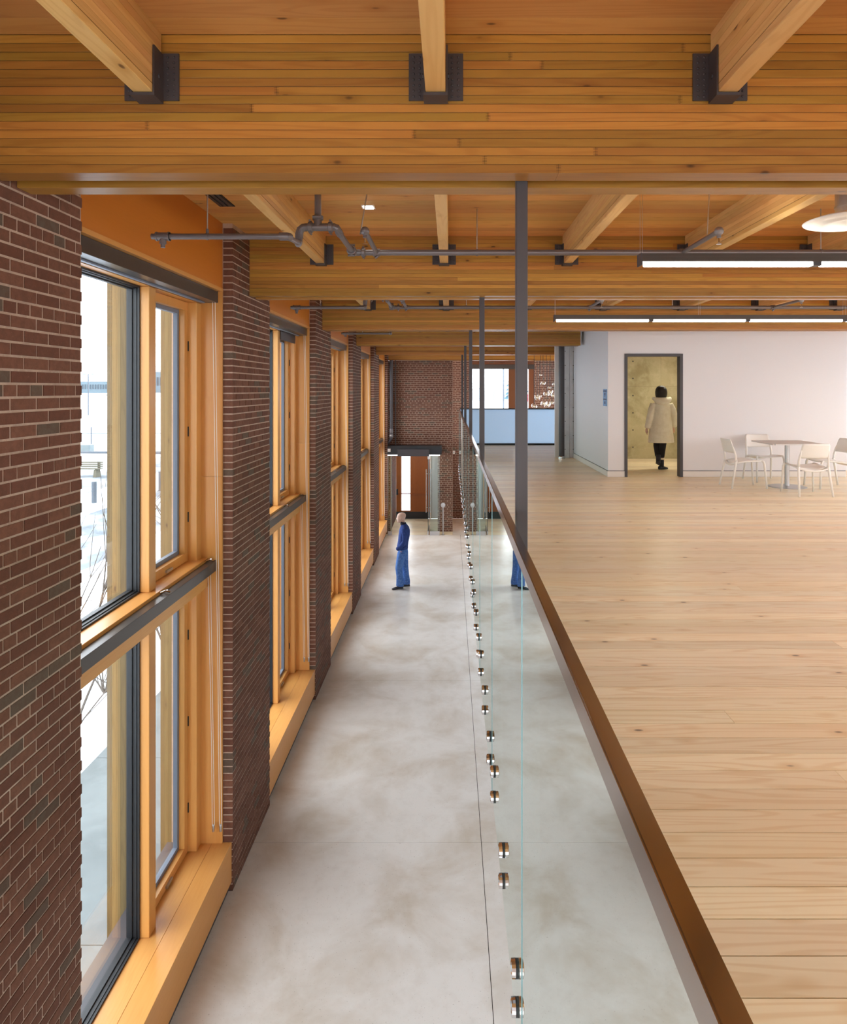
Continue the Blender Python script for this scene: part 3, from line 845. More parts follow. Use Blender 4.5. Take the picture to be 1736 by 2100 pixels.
# ------------------------------------------------------------------ sprinkler pipes
def sprinkler(bay):
    dy = BAY * bay
    e = empty('sprinkler_pipe', (0, 5.9 + dy, 5.9))
    def part(name, mb, mat=None, smooth=True):
        o = mb.build(name, mat or M['pipe'], e, smooth=False); o.location = Vector((0, 0, 0)) - e.location + Vector((0, dy, 0)); return o
    zL, yL = 5.735, 4.54
    zm, ym = 5.90, 5.90
    rL, rm = 0.0195, 0.0255
    part('branch_pipe', MB().tube([(-1.985, yL, zL), (-1.10, yL, zL)], rL, 14))
    m = MB().tube([(-1.955, yL, zL), (-1.865, yL, zL)], 0.027, 14); m.tube([(-1.91, yL, zL), (-1.91, yL, zL - 0.05)], 0.022, 12); m.tube([(-1.91, yL, zL - 0.05), (-1.91, yL, zL - 0.075)], 0.015, 10)
    m.tube([(-1.955, yL, zL), (-1.945, yL, zL)], 0.031, 14); m.tube([(-1.875, yL, zL), (-1.865, yL, zL)], 0.031, 14)
    part('tee_fitting', m)
    m = MB().tube([(-1.615, yL, zL + 0.02), (-1.615, yL, DECK)], 0.005, 8); part('hanger_rod', m, M['steel'])
    m = MB().tube([(-1.622, yL, zL), (-1.608, yL, zL)], 0.024, 12); m.tube([(-1.615, yL, zL + 0.01), (-1.615, yL, zL + 0.05)], 0.010, 8); part('ring_clamp', m)
    m = MB().tube([(-1.135, yL, zL), (-1.085, yL, zL), (-1.075, yL + 0.03, zL + 0.003)], 0.027, 14); part('elbow', m)
    m = MB().tube([(-1.085, yL + 0.02, zL), (-1.125, 5.06, zL + 0.07)], rL, 14); part('link_pipe', m)
    m = MB().tube([(-1.125, 5.05, zL + 0.06), (-1.130, 5.10, zL + 0.08), (-1.130, 5.105, zL + 0.12)], 0.026, 12)
    m.tube([(-1.130, 5.105, zL + 0.115), (-1.130, 5.105, zm - 0.02), (-1.120, 5.105, zm + 0.012), (-1.10, 5.105, zm + 0.027), (-1.07, 5.105, zm + 0.03)], 0.030, 14); part('elbow', m)
    m = MB().tube([(-1.08, 5.105, zm + 0.03), (-0.86, 5.105, zm + 0.03)], 0.029, 14)
    m.tube([(-0.99, 5.105, zm + 0.03), (-0.99, 5.105, zm + 0.085)], 0.029, 14); part('tee_fitting', m)
    m = MB().tube([(-0.99, 5.105, zm + 0.06), (-0.99, 5.105, DECK)], 0.0245, 14); part('riser', m)
    for c, ax in (((-1.045, 5.105, zm + 0.03), 'X'), ((-0.895, 5.105, zm + 0.03), 'X'), ((-0.99, 5.105, zm + 0.10), 'Z'), ((-0.84, 5.80, zm), 'Y'), ((-0.75, 5.90, zm), 'X')):
        m = MB()
        m.lathe([(0.033, -0.018), (0.041, -0.013), (0.041, 0.013), (0.033, 0.018)], c=c, n=16, axis=ax)
        for s in (-1, 1):
            q = Vector(c)
            d = Vector((0, 0, 1)) if ax != 'Z' else Vector((0, 1, 0))
            l = Vector((1, 0, 0)) if ax != 'X' else Vector((0, 1, 0))
            m.tube([q + d * 0.044 * s - l * 0.03, q + d * 0.044 * s + l * 0.03], 0.009, 6)
        part('grooved_coupling', m)
    m = MB().tube([(-0.875, 5.105, zm + 0.03), (-0.85, 5.11, zm + 0.025), (-0.84, 5.14, zm + 0.005), (-0.84, 5.20, zm)], 0.029, 14)
    m.tube([(-0.84, 5.78, zm), (-0.838, 5.87, zm), (-0.815, 5.895, zm), (-0.78, 5.90, zm)], 0.029, 14); part('elbow', m)
    part('link_pipe', MB().tube([(-0.84, 5.16, zm), (-0.84, 5.80, zm)], 0.0225, 14))
    part('main_pipe', MB().tube([(-0.80, ym, zm), (XR - 0.05, ym, zm)], rm, 14))
    for xa in (-0.637, 2.005, 4.65):
        m = MB().tube([(xa, 5.13, zm), (xa, 5.88, zm)], 0.019, 12); part('arm_pipe', m)
        m = MB().ball((xa, 5.10, zm), 0.034, 0.038, 0.034, 14, 8); m.tube([(xa, 5.10, zm - 0.02), (xa, 5.10, zm - 0.05)], 0.016, 10); part('arm_elbow', m)
        m = MB().tube([(xa, 5.10, zm - 0.05), (xa, 5.10, zm - 0.085)], 0.007, 8); m.lathe([(0.003, -0.092), (0.020, -0.094), (0.020, -0.097)], c=(xa, 5.10, zm), n=12); part('sprinkler_head', m, M['chrome'])
        m = MB().tube([(xa - 0.03, ym, zm), (xa + 0.03, ym, zm)], 0.034, 12); m.tube([(xa - 0.012, ym - 0.01, zm - 0.05), (xa + 0.012, ym - 0.01, zm - 0.03)], 0.012, 8); part('saddle_tee', m)
        m = MB().tube([(xa - 0.06 if xa < 0 else xa - 0.02, 5.28, zm + 0.015), (xa - 0.0, 5.28, DECK)], 0.005, 8); part('hanger_rod', m, M['steel'])
    for xa in (0.23, 3.2, 5.8):
        part('hanger_rod', MB().tube([(xa, ym, zm + 0.02), (xa, ym, DECK)], 0.005, 8), M['steel'])
        part('ring_clamp', MB().tube([(xa - 0.008, ym, zm), (xa + 0.008, ym, zm)], 0.031, 12))
    tag(e, 'grey sprinkler pipe run with fittings in the %s bay from the camera' % ['first', 'second', 'third'][bay], 'pipe', 'sprinkler pipe runs')
for b in range(3):
    if b < 2: sprinkler(b)
    else:
        e = empty('sprinkler_pipe', (-1.5, 4.54 + BAY * 2, 5.735)); dy = BAY * 2
        for nm, mb in (('branch_pipe', MB().tube([(-0.485, 0, 0), (0.40, 0, 0)], 0.0195, 12)), ('tee_fitting', MB().tube([(-0.455, 0, 0), (-0.365, 0, 0)], 0.028, 12).tube([(-0.41, 0, 0), (-0.41, 0, -0.06)], 0.02, 10)), ('elbow', MB().ball((0.41, 0, 0), 0.03, 0.04, 0.03, 12, 8))):
            mb.build(nm, M['pipe'], e)
        MB().tube([(-0.1, 0, 0), (-0.1, 0, DECK - 5.735)], 0.005, 8).build('hanger_rod', M['steel'], e)
        tag(e, 'short grey sprinkler branch under the third beam pair', 'pipe', 'sprinkler pipe runs')

# ------------------------------------------------------------------ linear pendant lights
def linear_light(yc, n, label, x0=1.34):
    zc = 5.617
    e = empty('linear_light', (x0, yc, zc)); SEC = 1.245
    boxo('housing', x0 + 0.006, x0 + n * SEC, yc - 0.045, yc + 0.045, zc - 0.002, zc + 0.030, M['cassette'], e)
    for sy in (-0.045, 0.042): boxo('side_lip', x0 + 0.006, x0 + n * SEC, yc + sy, yc + sy + 0.003, zc + 0.0302, zc + 0.056, M['cassette'], e)
    cm = MB(); cm.box(-0.006, 0.005, -0.05, 0.05, -0.026, 0.058); cm.build('end_cap', M['bronze'], e)
    for i in range(n):
        a = x0 + 0.03 + i * SEC; b = a + SEC - 0.07
        m = MB()
        prof = [(-0.030, -0.003), (-0.028, -0.018), (-0.018, -0.030), (0.018, -0.030), (0.028, -0.018), (0.030, -0.003)]
        m.add([(a - x0, p[0], p[1]) for p in prof] + [(b - x0, p[0], p[1]) for p in prof],
              [(j, j + 1, j + 7, j + 6) for j in range(5)] + [(5, 0, 6, 11), (0, 1, 2, 3, 4, 5), (11, 10, 9, 8, 7, 6)])
        m.build('lamp_diffuser', M['tube_lamp'], e)
        boxo('uplight_strip', a, b, yc - 0.03, yc + 0.03, zc + 0.0305, zc + 0.036, M['uplight'], e)
        boxo('coupler', b + 0.004, b + 0.062, yc - 0.035, yc + 0.035, zc - 0.028, zc - 0.0025, M['bronze'], e)
    for xx in (x0 + 0.01, x0 + SEC * 1.5, x0 + SEC * 3, x0 + SEC * 4.5):
        if xx > x0 + n * SEC: continue
        wm = MB()
        for s in (-0.03, 0.03): wm.tube([(xx - x0, s, 0.037), (xx - x0, s, DECK - zc - 0.002)], 0.0014, 5)
        wm.build('suspension_wire', M['steel'], e)
    tag(e, label, 'light', 'linear pendant lights')
linear_light(4.83, 6, 'long linear pendant light between the first and second beams')
linear_light(8.80, 6, 'long linear pendant light between the second and third beams')
linear_light(0.88, 6, 'added linear pendant light, unseen just behind the picture frame')  # lamp out of view, added to brighten the hall
linear_light(-3.0, 6, 'added linear pendant light, unseen at the rear of the room')  # second unseen lamp, added for more light from behind

# round supply diffuser at the right edge
dfu = empty('round_diffuser', (2.72, 4.62, 5.85)); tag(dfu, 'white round ceiling diffuser on a silver duct at right edge', 'diffuser')
MB().lathe([(0.0, -0.012), (0.07, -0.012), (0.09, -0.004), (0.13, -0.002), (0.15, -0.014), (0.19, -0.016), (0.205, -0.004), (0.24, -0.004), (0.30, 0.002), (0.305, 0.008), (0.24, 0.03), (0.12, 0.06), (0.0, 0.06)], n=40).build('dish', M['whitetrim'], dfu, smooth=True)
MB().lathe([(0.105, 0.06), (0.105, 0.10), (0.11, 0.10), (0.11, 0.115), (0.105, 0.115), (0.105, DECK - 5.85)], n=28).build('duct', M['steel'], dfu)
# recessed square light and slot vent in the deck
e = empty('recessed_light', (-0.70, 5.83, DECK)); tag(e, 'small square recessed light in the plank ceiling', 'light')
boxo('trim', -0.755, -0.645, 5.77, 5.89, DECK - 0.006, DECK - 0.0005, M['whitetrim'], e)
boxo('lens', -0.74, -0.66, 5.785, 5.875, DECK - 0.009, DECK - 0.0061, M['led'], e)
e = empty('slot_vent', (-1.9, 5.3, DECK)); tag(e, 'black slot vent in the plank ceiling by the window wall', 'vent')
boxo('frame', -1.96, -1.83, 4.6, 5.81, DECK - 0.006, DECK - 0.0005, M['black'], e)
for i in range(3):
    boxo('slat', -1.95 + i * 0.043, -1.925 + i * 0.043, 4.63, 5.78, DECK - 0.014, DECK - 0.0061, M['hanger'], e)

# ------------------------------------------------------------------ entrance vestibule
hd = empty('vestibule_header', (-1.15, 22.05, 2.58)); tag(hd, 'black metal header box above the glass vestibule front', 'header')
boxo('box', -2.03, -0.283, 22.03, 22.615, 2.60, 2.88, M['black'], hd)
boxo('operator_cover', -1.70, -0.68, 21.95, 22.029, 2.56, 2.78, M['hanger'], hd)
boxo('light_strip', -2.02, -0.34, 22.04, 22.10, 2.575, 2.599, M['led'], hd)
boxo('smoke_detector', -2.02, -1.93, 22.0, 22.029, 2.70, 2.80, M['whitetrim'], hd)
boxo('motion_sensor', -0.73, -0.66, 21.94, 22.028, 2.47, 2.559, M['whitetrim'], hd)
def glass_screen(name, x0, x1, label, y=22.06):
    e = empty(name, ((x0 + x1) / 2, y, 0)); tag(e, label, 'glass panel')
    boxo('pane', x0 + 0.004, x1 - 0.004, y - 0.006, y + 0.006, 0.131, 2.57, M['doorglass'], e)
    boxo('base_shoe', x0, x1, y - 0.02, y + 0.02, 0.001, 0.13, M['steel'], e)
    boxo('edge_trim', x1 - 0.0035, x1, y - 0.007, y + 0.007, 0.131, 2.57, M['gasket'], e)
glass_screen('glass_sidelight', -2.02, -1.88, 'narrow fixed glass screen at the window side of the vestibule')
glass_screen('glass_sidelight', -0.66, -0.345, 'fixed glass screen right of the open vestibule door')
gd = empty('glass_door', (-0.72, 22.1, 0)); tag(gd, 'open frameless glass door with long steel pull handle', 'door')
boxo('leaf', -0.726, -0.714, 22.10, 23.10, 0.121, 2.55, M['doorglass'], gd)
boxo('base_shoe', -0.74, -0.70, 22.10, 23.10, 0.01, 0.12, M['steel'], gd)
boxo('leaf_edge', -0.727, -0.713, 22.092, 22.0995, 0.12, 2.55, M['black'], gd)
for s in (-1, 1):
    xh = -0.72 + 0.07 * s
    hm = MB().tube([(xh, 22.2, 0.71), (xh, 22.2, 2.12)], 0.016, 12)
    for zz in (0.87, 1.97): hm.tube([(xh, 22.2, zz), (-0.72 + 0.0065 * s, 22.2, zz)], 0.011, 10)
    o = hm.build('pull_handle', M['chrome'], gd); o.location = -gd.location
dr = empty('entrance_door', (-1.37, 24.86, 0)); tag(dr, 'brown wooden entrance door with tall slim window', 'door')
D0, D1 = -1.97, -0.74
LX0, LX1, LZ0, LZ1 = (823 - VX) * 24.86 / FPX, (841 - VX) * 24.86 / FPX, 0.30, 2.35
for x0, x1, z0, z1 in ((D0, LX0, 0.26, 2.7), (LX1, D1, 0.26, 2.7), (LX0, LX1, LZ1, 2.7), (LX0, LX1, 0.26, LZ0)):
    boxo('door_panel', x0, x1, 24.84, 24.89, z0, z1, M['doorwood'], dr)
boxo('door_glass', LX0, LX1, 24.86, 24.87, LZ0, LZ1, M['glass'], dr)
boxo('kick_plate', D0, D1, 24.835, 24.89, 0.003, 0.259, M['black'], dr)
o = MB().tube([(D0 + 0.08, 24.79, 0.93), (D1 - 0.05, 24.79, 0.93)], 0.018, 8).build('panic_bar', M['doorwood'], dr); o.location = -dr.location
boxo('lock_box', D0 + 0.01, D0 + 0.07, 24.78, 24.835, 0.88, 1.08, M['black'], dr)
vl = empty('vestibule_fill_light', (-1.2, 23.7, 2.69)); tag(vl, 'added fill light in the vestibule ceiling', 'light')  # lamp added to brighten the dark vestibule
boxo('trim', -1.6, -0.8, 23.6, 23.85, 2.68, 2.6995, M['whitetrim'], vl)
boxo('lens', -1.58, -0.82, 23.62, 23.83, 2.672, 2.6795, M['led'], vl)
fr_ = empty('door_2', (-1.37, 24.9, 0)); tag(fr_, 'fir frame around the wooden entrance door', 'door frame', kind='structure')
boxo('frame_post', -2.10, D0 - 0.004, 24.82, YE + 0.1, 0, 2.75, M['fir'], fr_)
boxo('frame_post', D1 + 0.004, -0.70, 24.82, YE + 0.1, 0, 2.75, M['fir'], fr_)
bt = empty('push_button_post', (-0.235, 22.1, 0)); tag(bt, 'slim steel post with round door button by the vestibule', 'post')
MB().lathe([(0.05, 0.001), (0.05, 0.008), (0.02, 0.012), (0.02, 0.90)], n=16).build('pole', M['steel'], bt)
MB().lathe([(0.0, -0.05), (0.07, -0.045), (0.078, -0.02), (0.078, 0.02), (0.0, 0.025)], c=(0, 0, 0.965), n=24, axis='Y').build('button_head', M['steel'], bt)
dp = empty('drain_pipe', (-1.93, 22.3, 0)); tag(dp, 'dark vertical roof drain pipe in the far left corner', 'pipe')
o = MB().tube([(-1.93, 22.3, 3.35), (-1.93, 22.3, DECK - 0.61)], 0.055, 14).build('stack', M['hanger'], dp); o.location = -dp.location
o = MB().tube([(-1.93, 22.3, 3.30), (-1.93, 22.3, 3.42)], 0.07, 14).tube([(-1.93, 22.3, 3.15), (-1.93, 22.3, 3.26)], 0.068, 14).build('coupling', M['pipe'], dp); o.location = -dp.location
o = MB().tube([(-1.93, 22.3, 3.34), (-1.93, 22.3, 3.18), (-1.95, 22.3, 3.08), (-2.02, 22.32, 2.98), (-2.08, 22.35, 2.92)], 0.053, 14).build('offset_bend', M['hanger'], dp); o.location = -dp.location
boxo('pipe_label', -1.97, -1.90, 22.235, 22.244, 3.19, 3.23, M['whitetrim'], dp)
cd = empty('conduit', (-1.80, 22.4, 2.88)); tag(cd, 'thin dark conduit dropping to the vestibule header', 'pipe')
MB().tube([(0, 0, 0.001), (0, 0, DECK - 2.88 - 0.61)], 0.016, 10).build('tube', M['hanger'], cd)
al = empty('wall_device', (0.11, YE - 0.02, 2.4)); tag(al, 'small white alarm box on the dark brick corner', 'alarm')
boxo('case', 0.09, 0.17, YE - 0.04, YE - 0.004, 2.36, 2.48, M['whitetrim'], al)
boxo('lens', 0.115, 0.145, YE - 0.046, YE - 0.041, 2.39, 2.43, M['glassedge'], al)

# ------------------------------------------------------------------ doorway on the right
fr2 = empty('door_1', (3.75, WY, UP)); tag(fr2, 'dark grey steel door frame in the white wall', 'door frame', kind='structure')
FW = 0.052
for x0, x1 in ((DX0 - 0.001, DX0 + FW), (DX1 - FW, DX1 + 0.001)):
    boxo('frame_post', x0, x1, WY - 0.02, WY + 0.15, UP + 0.001, DZ1, M['bronze'], fr2)
boxo('frame_head', DX0 - 0.001, DX1 + 0.001, WY - 0.02, WY + 0.15, DZ1 + 0.0005, DZ1 + 0.05, M['bronze'], fr2)
bpy.data.objects['wall_right_front'].children[2].location.z += 0.052
dl = empty('open_door', (DX0 + FW + 0.004, WY + 0.16, UP)); tag(dl, 'grey door leaf standing open inside the doorway', 'door')
boxo('leaf', DX0 + FW - 0.052, DX0 + FW - 0.006, WY + 0.17, WY + 1.10, UP + 0.01, DZ1 - 0.01, M['bronze'], dl)
for zz in (UP + 0.3, UP + 1.1, UP + 1.9):
    boxo('hinge', DX0 + FW - 0.005, DX0 + FW + 0.010, WY + 0.151, WY + 0.169, zz - 0.05, zz + 0.05, M['chrome'], dl)
hm = MB().tube([(DX0 + FW - 0.005, WY + 1.02, UP + 0.98), (DX0 + FW + 0.05, WY + 1.02, UP + 0.98), (DX0 + FW + 0.055, WY + 0.91, UP + 0.975)], 0.010, 8)
o = hm.build('lever_handle', M['chrome'], dl); o.location = -dl.location
o = MB().lathe([(0.02, -0.005), (0.02, 0.006)], c=(DX0 + FW, WY + 1.02, UP + 1.08), n=12, axis='X').build('lock_cylinder', M['chrome'], dl); o.location = -dl.location
# lamp added to brighten the small corridor behind the doorway
M['signblue'] = plain('sign_blue', srgb(96, 140, 190), 0.4); M['signdark'] = plain('sign_print', srgb(36, 58, 104), 0.5)
sg = empty('wall_sign', (WX, 12.84, 4.55)); tag(sg, 'small blue sign plaque on the white side wall', 'sign')
boxo('plaque', WX - 0.008, WX - 0.0006, 12.68, 12.98, 4.40, 4.72, M['signblue'], sg)
for ya, yb, za, zb in ((12.70, 12.96, 4.668, 4.70), (12.78, 12.88, 4.60, 4.65), (12.80, 12.86, 4.575, 4.592), (12.70, 12.96, 4.515, 4.54), (12.78, 12.88, 4.44, 4.49)):
    boxo('print_block', WX - 0.0095, WX - 0.0081, ya, yb, za, zb, M['signdark'], sg)
cl = empty('corridor_fill_light', (4.6, 14.3, 5.6)); tag(cl, 'added warm fill light, unseen in the corridor behind the doorway', 'light')  # lamp added out of sight to lift the corridor walls
boxo('housing', 4.3, 5.5, 14.2, 14.35, 5.60, 5.65, M['whitetrim'], cl)
M['warm'] = emitter('corridor_fill_glow', (1.0, 0.93, 0.74, 1), 55.0)
boxo('lens', 4.32, 5.48, 14.22, 14.33, 5.585, 5.5995, M['warm'], cl)

# ------------------------------------------------------------------ cafe table and chairs
tb = empty('cafe_table', (5.58, 11.32, UP)); tag(tb, 'square grey pedestal table among the white chairs', 'table')
tt = MB(); tt.box(-0.42, 0.42, -0.42, 0.42, 0.722, 0.742); me = tt.mesh('table_top', M['tabletop'])
bm = bmesh.new(); bm.from_mesh(me); bmesh.ops.bevel(bm, geom=[e_ for e_ in bm.edges if abs(e_.verts[0].co.z - e_.verts[1].co.z) > 0.01], offset=0.03, segments=4, affect='EDGES'); bm.to_mesh(me); bm.free()
link(bpy.data.objects.new('table_top', me), tb)
MB().lathe([(0.036, 0.018), (0.036, 0.70)], n=24).build('pedestal', M['steel'], tb)
MB().lathe([(0.30, 0.001), (0.30, 0.008), (0.27, 0.016), (0.05, 0.022)], n=40).build('foot_plate', M['steel'], tb)
MB().lathe([(0.14, 0.70), (0.14, 0.7215)], n=24).build('mounting_plate', M['steel'], tb)

def shell(fn, nu, nv, th):
    mb = MB(); N = {}
    pts = [[Vector(fn(-1 + 2 * i / nu, -1 + 2 * j / nv)) for j in range(nv + 1)] for i in range(nu + 1)]
    def nrm(i, j):
        a = pts[min(i + 1, nu)][j] - pts[max(i - 1, 0)][j]; b = pts[i][min(j + 1, nv)] - pts[i][max(j - 1, 0)]
        n = a.cross(b); return n.normalized() if n.length > 1e-9 else Vector((0, 0, 1))
    top = []; bot = []
    for i in range(nu + 1):
        for j in range(nv + 1):
            n = nrm(i, j); top.append(pts[i][j] + n * th / 2); bot.append(pts[i][j] - n * th / 2)
    k = nv + 1; T = len(top); fs = []
    for i in range(nu):
        for j in range(nv):
            a, b, c, d = i * k + j, (i + 1) * k + j, (i + 1) * k + j + 1, i * k + j + 1
            fs.append((a, b, c, d)); fs.append((T + d, T + c, T + b, T + a))
    for i in range(nu):
        fs.append((i * k, T + i * k, T + (i + 1) * k, (i + 1) * k)); a = i * k + nv
        fs.append((a, a + k, T + a + k, T + a))
    for j in range(nv):
        fs.append((j, j + 1, T + j + 1, T + j)); a = nu * k + j
        fs.append((a, T + a, T + a + 1, a + 1))
    return mb.add(top + bot, fs)
def seat_fn(u, v):
    w_ = 0.225 * (1 - 0.10 * max(0, -v)) * (1 - 0.05 * max(0, v) ** 4)
    z = 0.452 - 0.016 * (1 - u * u) - 0.055 * max(0.0, -v) ** 2 * (1 - 0.6 * u * u) - 0.02 * max(0, v - 0.6)
    return (u * w_, -0.19 + 0.42 * (v + 1) / 2, z)
def back_fn(u, v):
    t_ = (v + 1) / 2
    rr = 1.0
    if abs(v) > 0.6: rr = 1 - 0.10 * ((abs(v) - 0.6) / 0.4) ** 2.5
    w_ = (0.222 - 0.012 * t_) * rr
    return (u * w_, -0.225 - 0.075 * t_ - 0.035 * (1 - u * u), 0.575 + 0.225 * t_)
def make_chair():
    c = empty('cafe_chair')
    shell(seat_fn, 12, 12, 0.012).build('seat', M['chair'], c, smooth=True)
    shell(back_fn, 14, 8, 0.012).build('backrest', M['chair'], c, smooth=True)
    for s in (-1, 1):
        MB().tube([(s * 0.222, 0.20, 0.452), (s * 0.228, 0.228, 0.440), (s * 0.233, 0.243, 0.40), (s * 0.252, 0.275, 0.0)], [0.016, 0.018, 0.0185, 0.0145], 10).build('front_leg', M['chair'], c, smooth=True)
        MB().tube([(s * 0.222, -0.205, 0.46), (s * 0.228, -0.22, 0.40), (s * 0.254, -0.295, 0.0)], [0.021, 0.0195, 0.0145], 10).build('rear_leg', M['chair'], c, smooth=True)
        MB().tube([(s * 0.222, 0.205, 0.452), (s * 0.218, 0.05, 0.447), (s * 0.216, -0.10, 0.432), (s * 0.222, -0.21, 0.41)], [0.015, 0.015, 0.015, 0.017], 8).build('side_rail', M['chair'], c, smooth=True)
        MB().tube([(s * 0.224, -0.21, 0.43), (s * 0.222, -0.215, 0.52), (s * 0.216, -0.235, 0.60), (s * 0.207, -0.27, 0.70)], [0.020, 0.019, 0.018, 0.010], 8).build('back_upright', M['chair'], c, smooth=True)
    MB().tube([(-0.222, -0.212, 0.415), (-0.12, -0.235, 0.388), (0, -0.24, 0.380), (0.12, -0.235, 0.388), (0.222, -0.212, 0.415)], 0.017, 8).build('rear_rail', M['chair'], c, smooth=True)
    return c
ch0 = make_chair()
spots = [((5.485, 10.53), 0.0, 'white plastic chair seen from behind, in front of the table'),
         ((4.86, 11.33), -math.pi / 2, 'white plastic chair left of the table, in side view'),
         ((5.56, 12.10), math.pi, 'white plastic chair behind the table against the wall'),
         ((6.24, 11.27), math.pi / 2, 'white plastic chair at the right edge, right of the table')]
for i, ((x, y), a, lab) in enumerate(spots):
    c = ch0 if i == 0 else copy_tree(ch0)
    c.location = (x, y, UP + 0.001); c.rotation_euler = (0, 0, a)
    tag(c, lab, 'chair', 'white cafe chairs')

# ------------------------------------------------------------------ blown glass pendants over the stair
M['pendglass'] = glass('blown_glass', (0.93, 0.93, 0.90, 1), 1.8, 0.85, (1, 1, 1, 1), 0.03)
M['bulb'] = emitter('pendant_glow', (1.0, 0.85, 0.62, 1), 0.55)
pend = [(1108, 769, .05), (1113, 786, .085), (1101, 815, .11), (1106, 812, .08), (1120, 808, .1), (1128, 804, .1), (1134, 811, .1), (1137, 788, .1), (1115, 827, .12), (1122, 830, .13), (1095, 833, .1), (1131, 826, .1), (1126, 795, .06)]
pw = ['highest', 'second highest', 'lower left', 'left of the middle', 'middle', 'right of the middle', 'right', 'upper right', 'low middle', 'lowest wide', 'lowest left', 'low right', 'small upper']
for (px, py, r), wd, Y in zip(pend, pw, [21.3 + 0.27 * q for q in (3, 0, 6, 9, 1, 4, 7, 10, 5, 8, 2, 11, 6)]):
    p = P(px, py, Y)
    e = empty('glass_pendant', p); tag(e, '%s blown glass pendant of the cluster over the stair' % wd, 'light', 'blown glass pendants')
    s = MB().ball((0, 0, 0), r, r * 0.85, r * 0.72, 18, 12).build('globe', M['pendglass'], e, smooth=True); s.rotation_euler = (R.uniform(-.6, .6), R.uniform(-.8, .8), 0)
    MB().ball((0, 0, -r * 0.1), r * 0.32, r * 0.32, r * 0.28, 10, 8).build('lamp', M['bulb'], s, smooth=True)
    MB().tube([(0, 0, r * 0.72), (0, 0, DECK - p.z - 0.002)], 0.008, 6).build('cord', M['cable'], e)

# ------------------------------------------------------------------ outside: snow, road, pavement, street things
gnd = empty('ground_outside', (-20, 20, -0.4)); tag(gnd, 'snow-covered ground and slushy road outside the windows', 'ground', kind='structure')
def strip(name, x0, x1, y0, y1, z, mat, n=1, m=1, amp=0.0, seed=0, edge=0.0):
    mb = MB(); rr = random.Random(seed); vs = []; fs = []
    for i in range(n + 1):
        for j in range(m + 1):
            x = x0 + (x1 - x0) * i / n; y = y0 + (y1 - y0) * j / m
            zz = z + (rr.uniform(-amp, amp) if amp else 0)
            if edge and (i == 0 or i == n): zz = z - edge
            vs.append((x + 20, y - 20, zz + 0.4))
    for i in range(n):
        for j in range(m):
            a = i * (m + 1) + j; fs.append((a, a + m + 1, a + m + 2, a + 1))
    return mb.add(vs, fs).build(name, mat, gnd, smooth=n > 1)
for i in range(12):
    y0 = -6 + i * 1.97 * 1.5
    for j in range(1):
        boxo('pavement_slab', -4.55, -2.67, y0 + 0.004, y0 + 2.95, -0.2, -0.02, M['sidewalk'], gnd)
strip('snow_bank', -9.6, -4.5, -10, 60, 0.10, M['snow'], 24, 160, 0.045, 3, 0.16)
strip('road', -13.9, -9.4, -20, 90, -0.05, M['road'])
strip('snow_bank', -16.7, -13.8, -20, 90, 0.04, M['snow'], 10, 90, 0.04, 5, 0.1)
strip('footpath', -20.3, -16.6, -20, 90, -0.02, M['road'])
strip('snow_field', -700, -20.2, -60, 1000, 0.05, M['snow'], 40, 60, 0.10, 8, 0.1)
strip('snow_field', -160, 160, 25.6, 320, -0.12, M['snow'], 40, 40, 0.04, 9)
strip('snow_field', 10.2, 160, -60, 300, -0.15, M['snow'])

def glulam_post(x0, x1, y0, y1, label):
    e = empty('timber_column', ((x0 + x1) / 2, (y0 + y1) / 2, 0)); n = 5
    w_ = (x1 - x0) / n
    for i in range(n):
        boxo('lamination', x0 + i * w_ + 0.0004, x0 + (i + 1) * w_ - 0.0004, y0, y1, 0.06, 6.4, M['outwood'], e)
    boxo('steel_shoe', x0 + 0.01, x1 - 0.01, y0 + 0.01, y1 - 0.01, -0.019, 0.059, M['bronze'], e)
    tag(e, label, 'column', 'timber columns outside the windows')
for k in range(2):
    glulam_post(-2.86, -2.67, 5.69 + BAY * k, 5.90 + BAY * k, 'pale glulam column outside the %s fixed window light' % near_words[k])
    glulam_post(-2.86, -2.67, 6.74 + BAY * k, 6.95 + BAY * k, 'pale glulam column outside the %s casement light' % near_words[k])

bl = empty('bollard', (-14.6, 28.0, 0.0)); tag(bl, 'grey steel bollard standing in the snow across the road', 'bollard')
MB().lathe([(0.16, 0.02), (0.16, 0.045)], n=16).build('base_plate', M['galv'], bl)
MB().lathe([(0.10, 0.045), (0.10, 0.90), (0.09, 0.93)], n=20).build('tube', M['galv'], bl)
bl2 = copy_tree(bl); bl2.location = P(329, 1008, 31.5); bl2.location.z = 0; bl2['label'] = 'dark bollard seen through the nearest casement'
bn = empty('park_bench', (-19.9, 36.8, -0.02)); tag(bn, 'concrete and timber bench on the footpath outside', 'bench')
for xx in (-0.85, 0.85):
    MB().add([(xx - 0.08, -0.25, 0), (xx + 0.08, -0.25, 0), (xx + 0.08, 0.30, 0), (xx - 0.08, 0.30, 0), (xx - 0.07, -0.18, 0.40), (xx + 0.07, -0.18, 0.40), (xx + 0.07, 0.22, 0.42), (xx - 0.07, 0.22, 0.42)],
             [(3, 2, 1, 0), (4, 5, 6, 7), (0, 1, 5, 4), (1, 2, 6, 5), (2, 3, 7, 6), (3, 0, 4, 7)]).build('support', M['benchwood'], bn)
    MB().box(xx - 0.06, xx + 0.06, 0.18, 0.30, 0.42, 0.82).build('back_post', M['benchwood'], bn)
for i in range(3): MB().box(-1.1, 1.1, -0.22 + i * 0.14, -0.10 + i * 0.14, 0.43, 0.47).build('seat_slat', M['benchwood'], bn)
for i in range(3): MB().box(-1.1, 1.1, 0.13, 0.175, 0.52 + i * 0.11, 0.60 + i * 0.11).build('back_slat', M['benchwood'], bn)

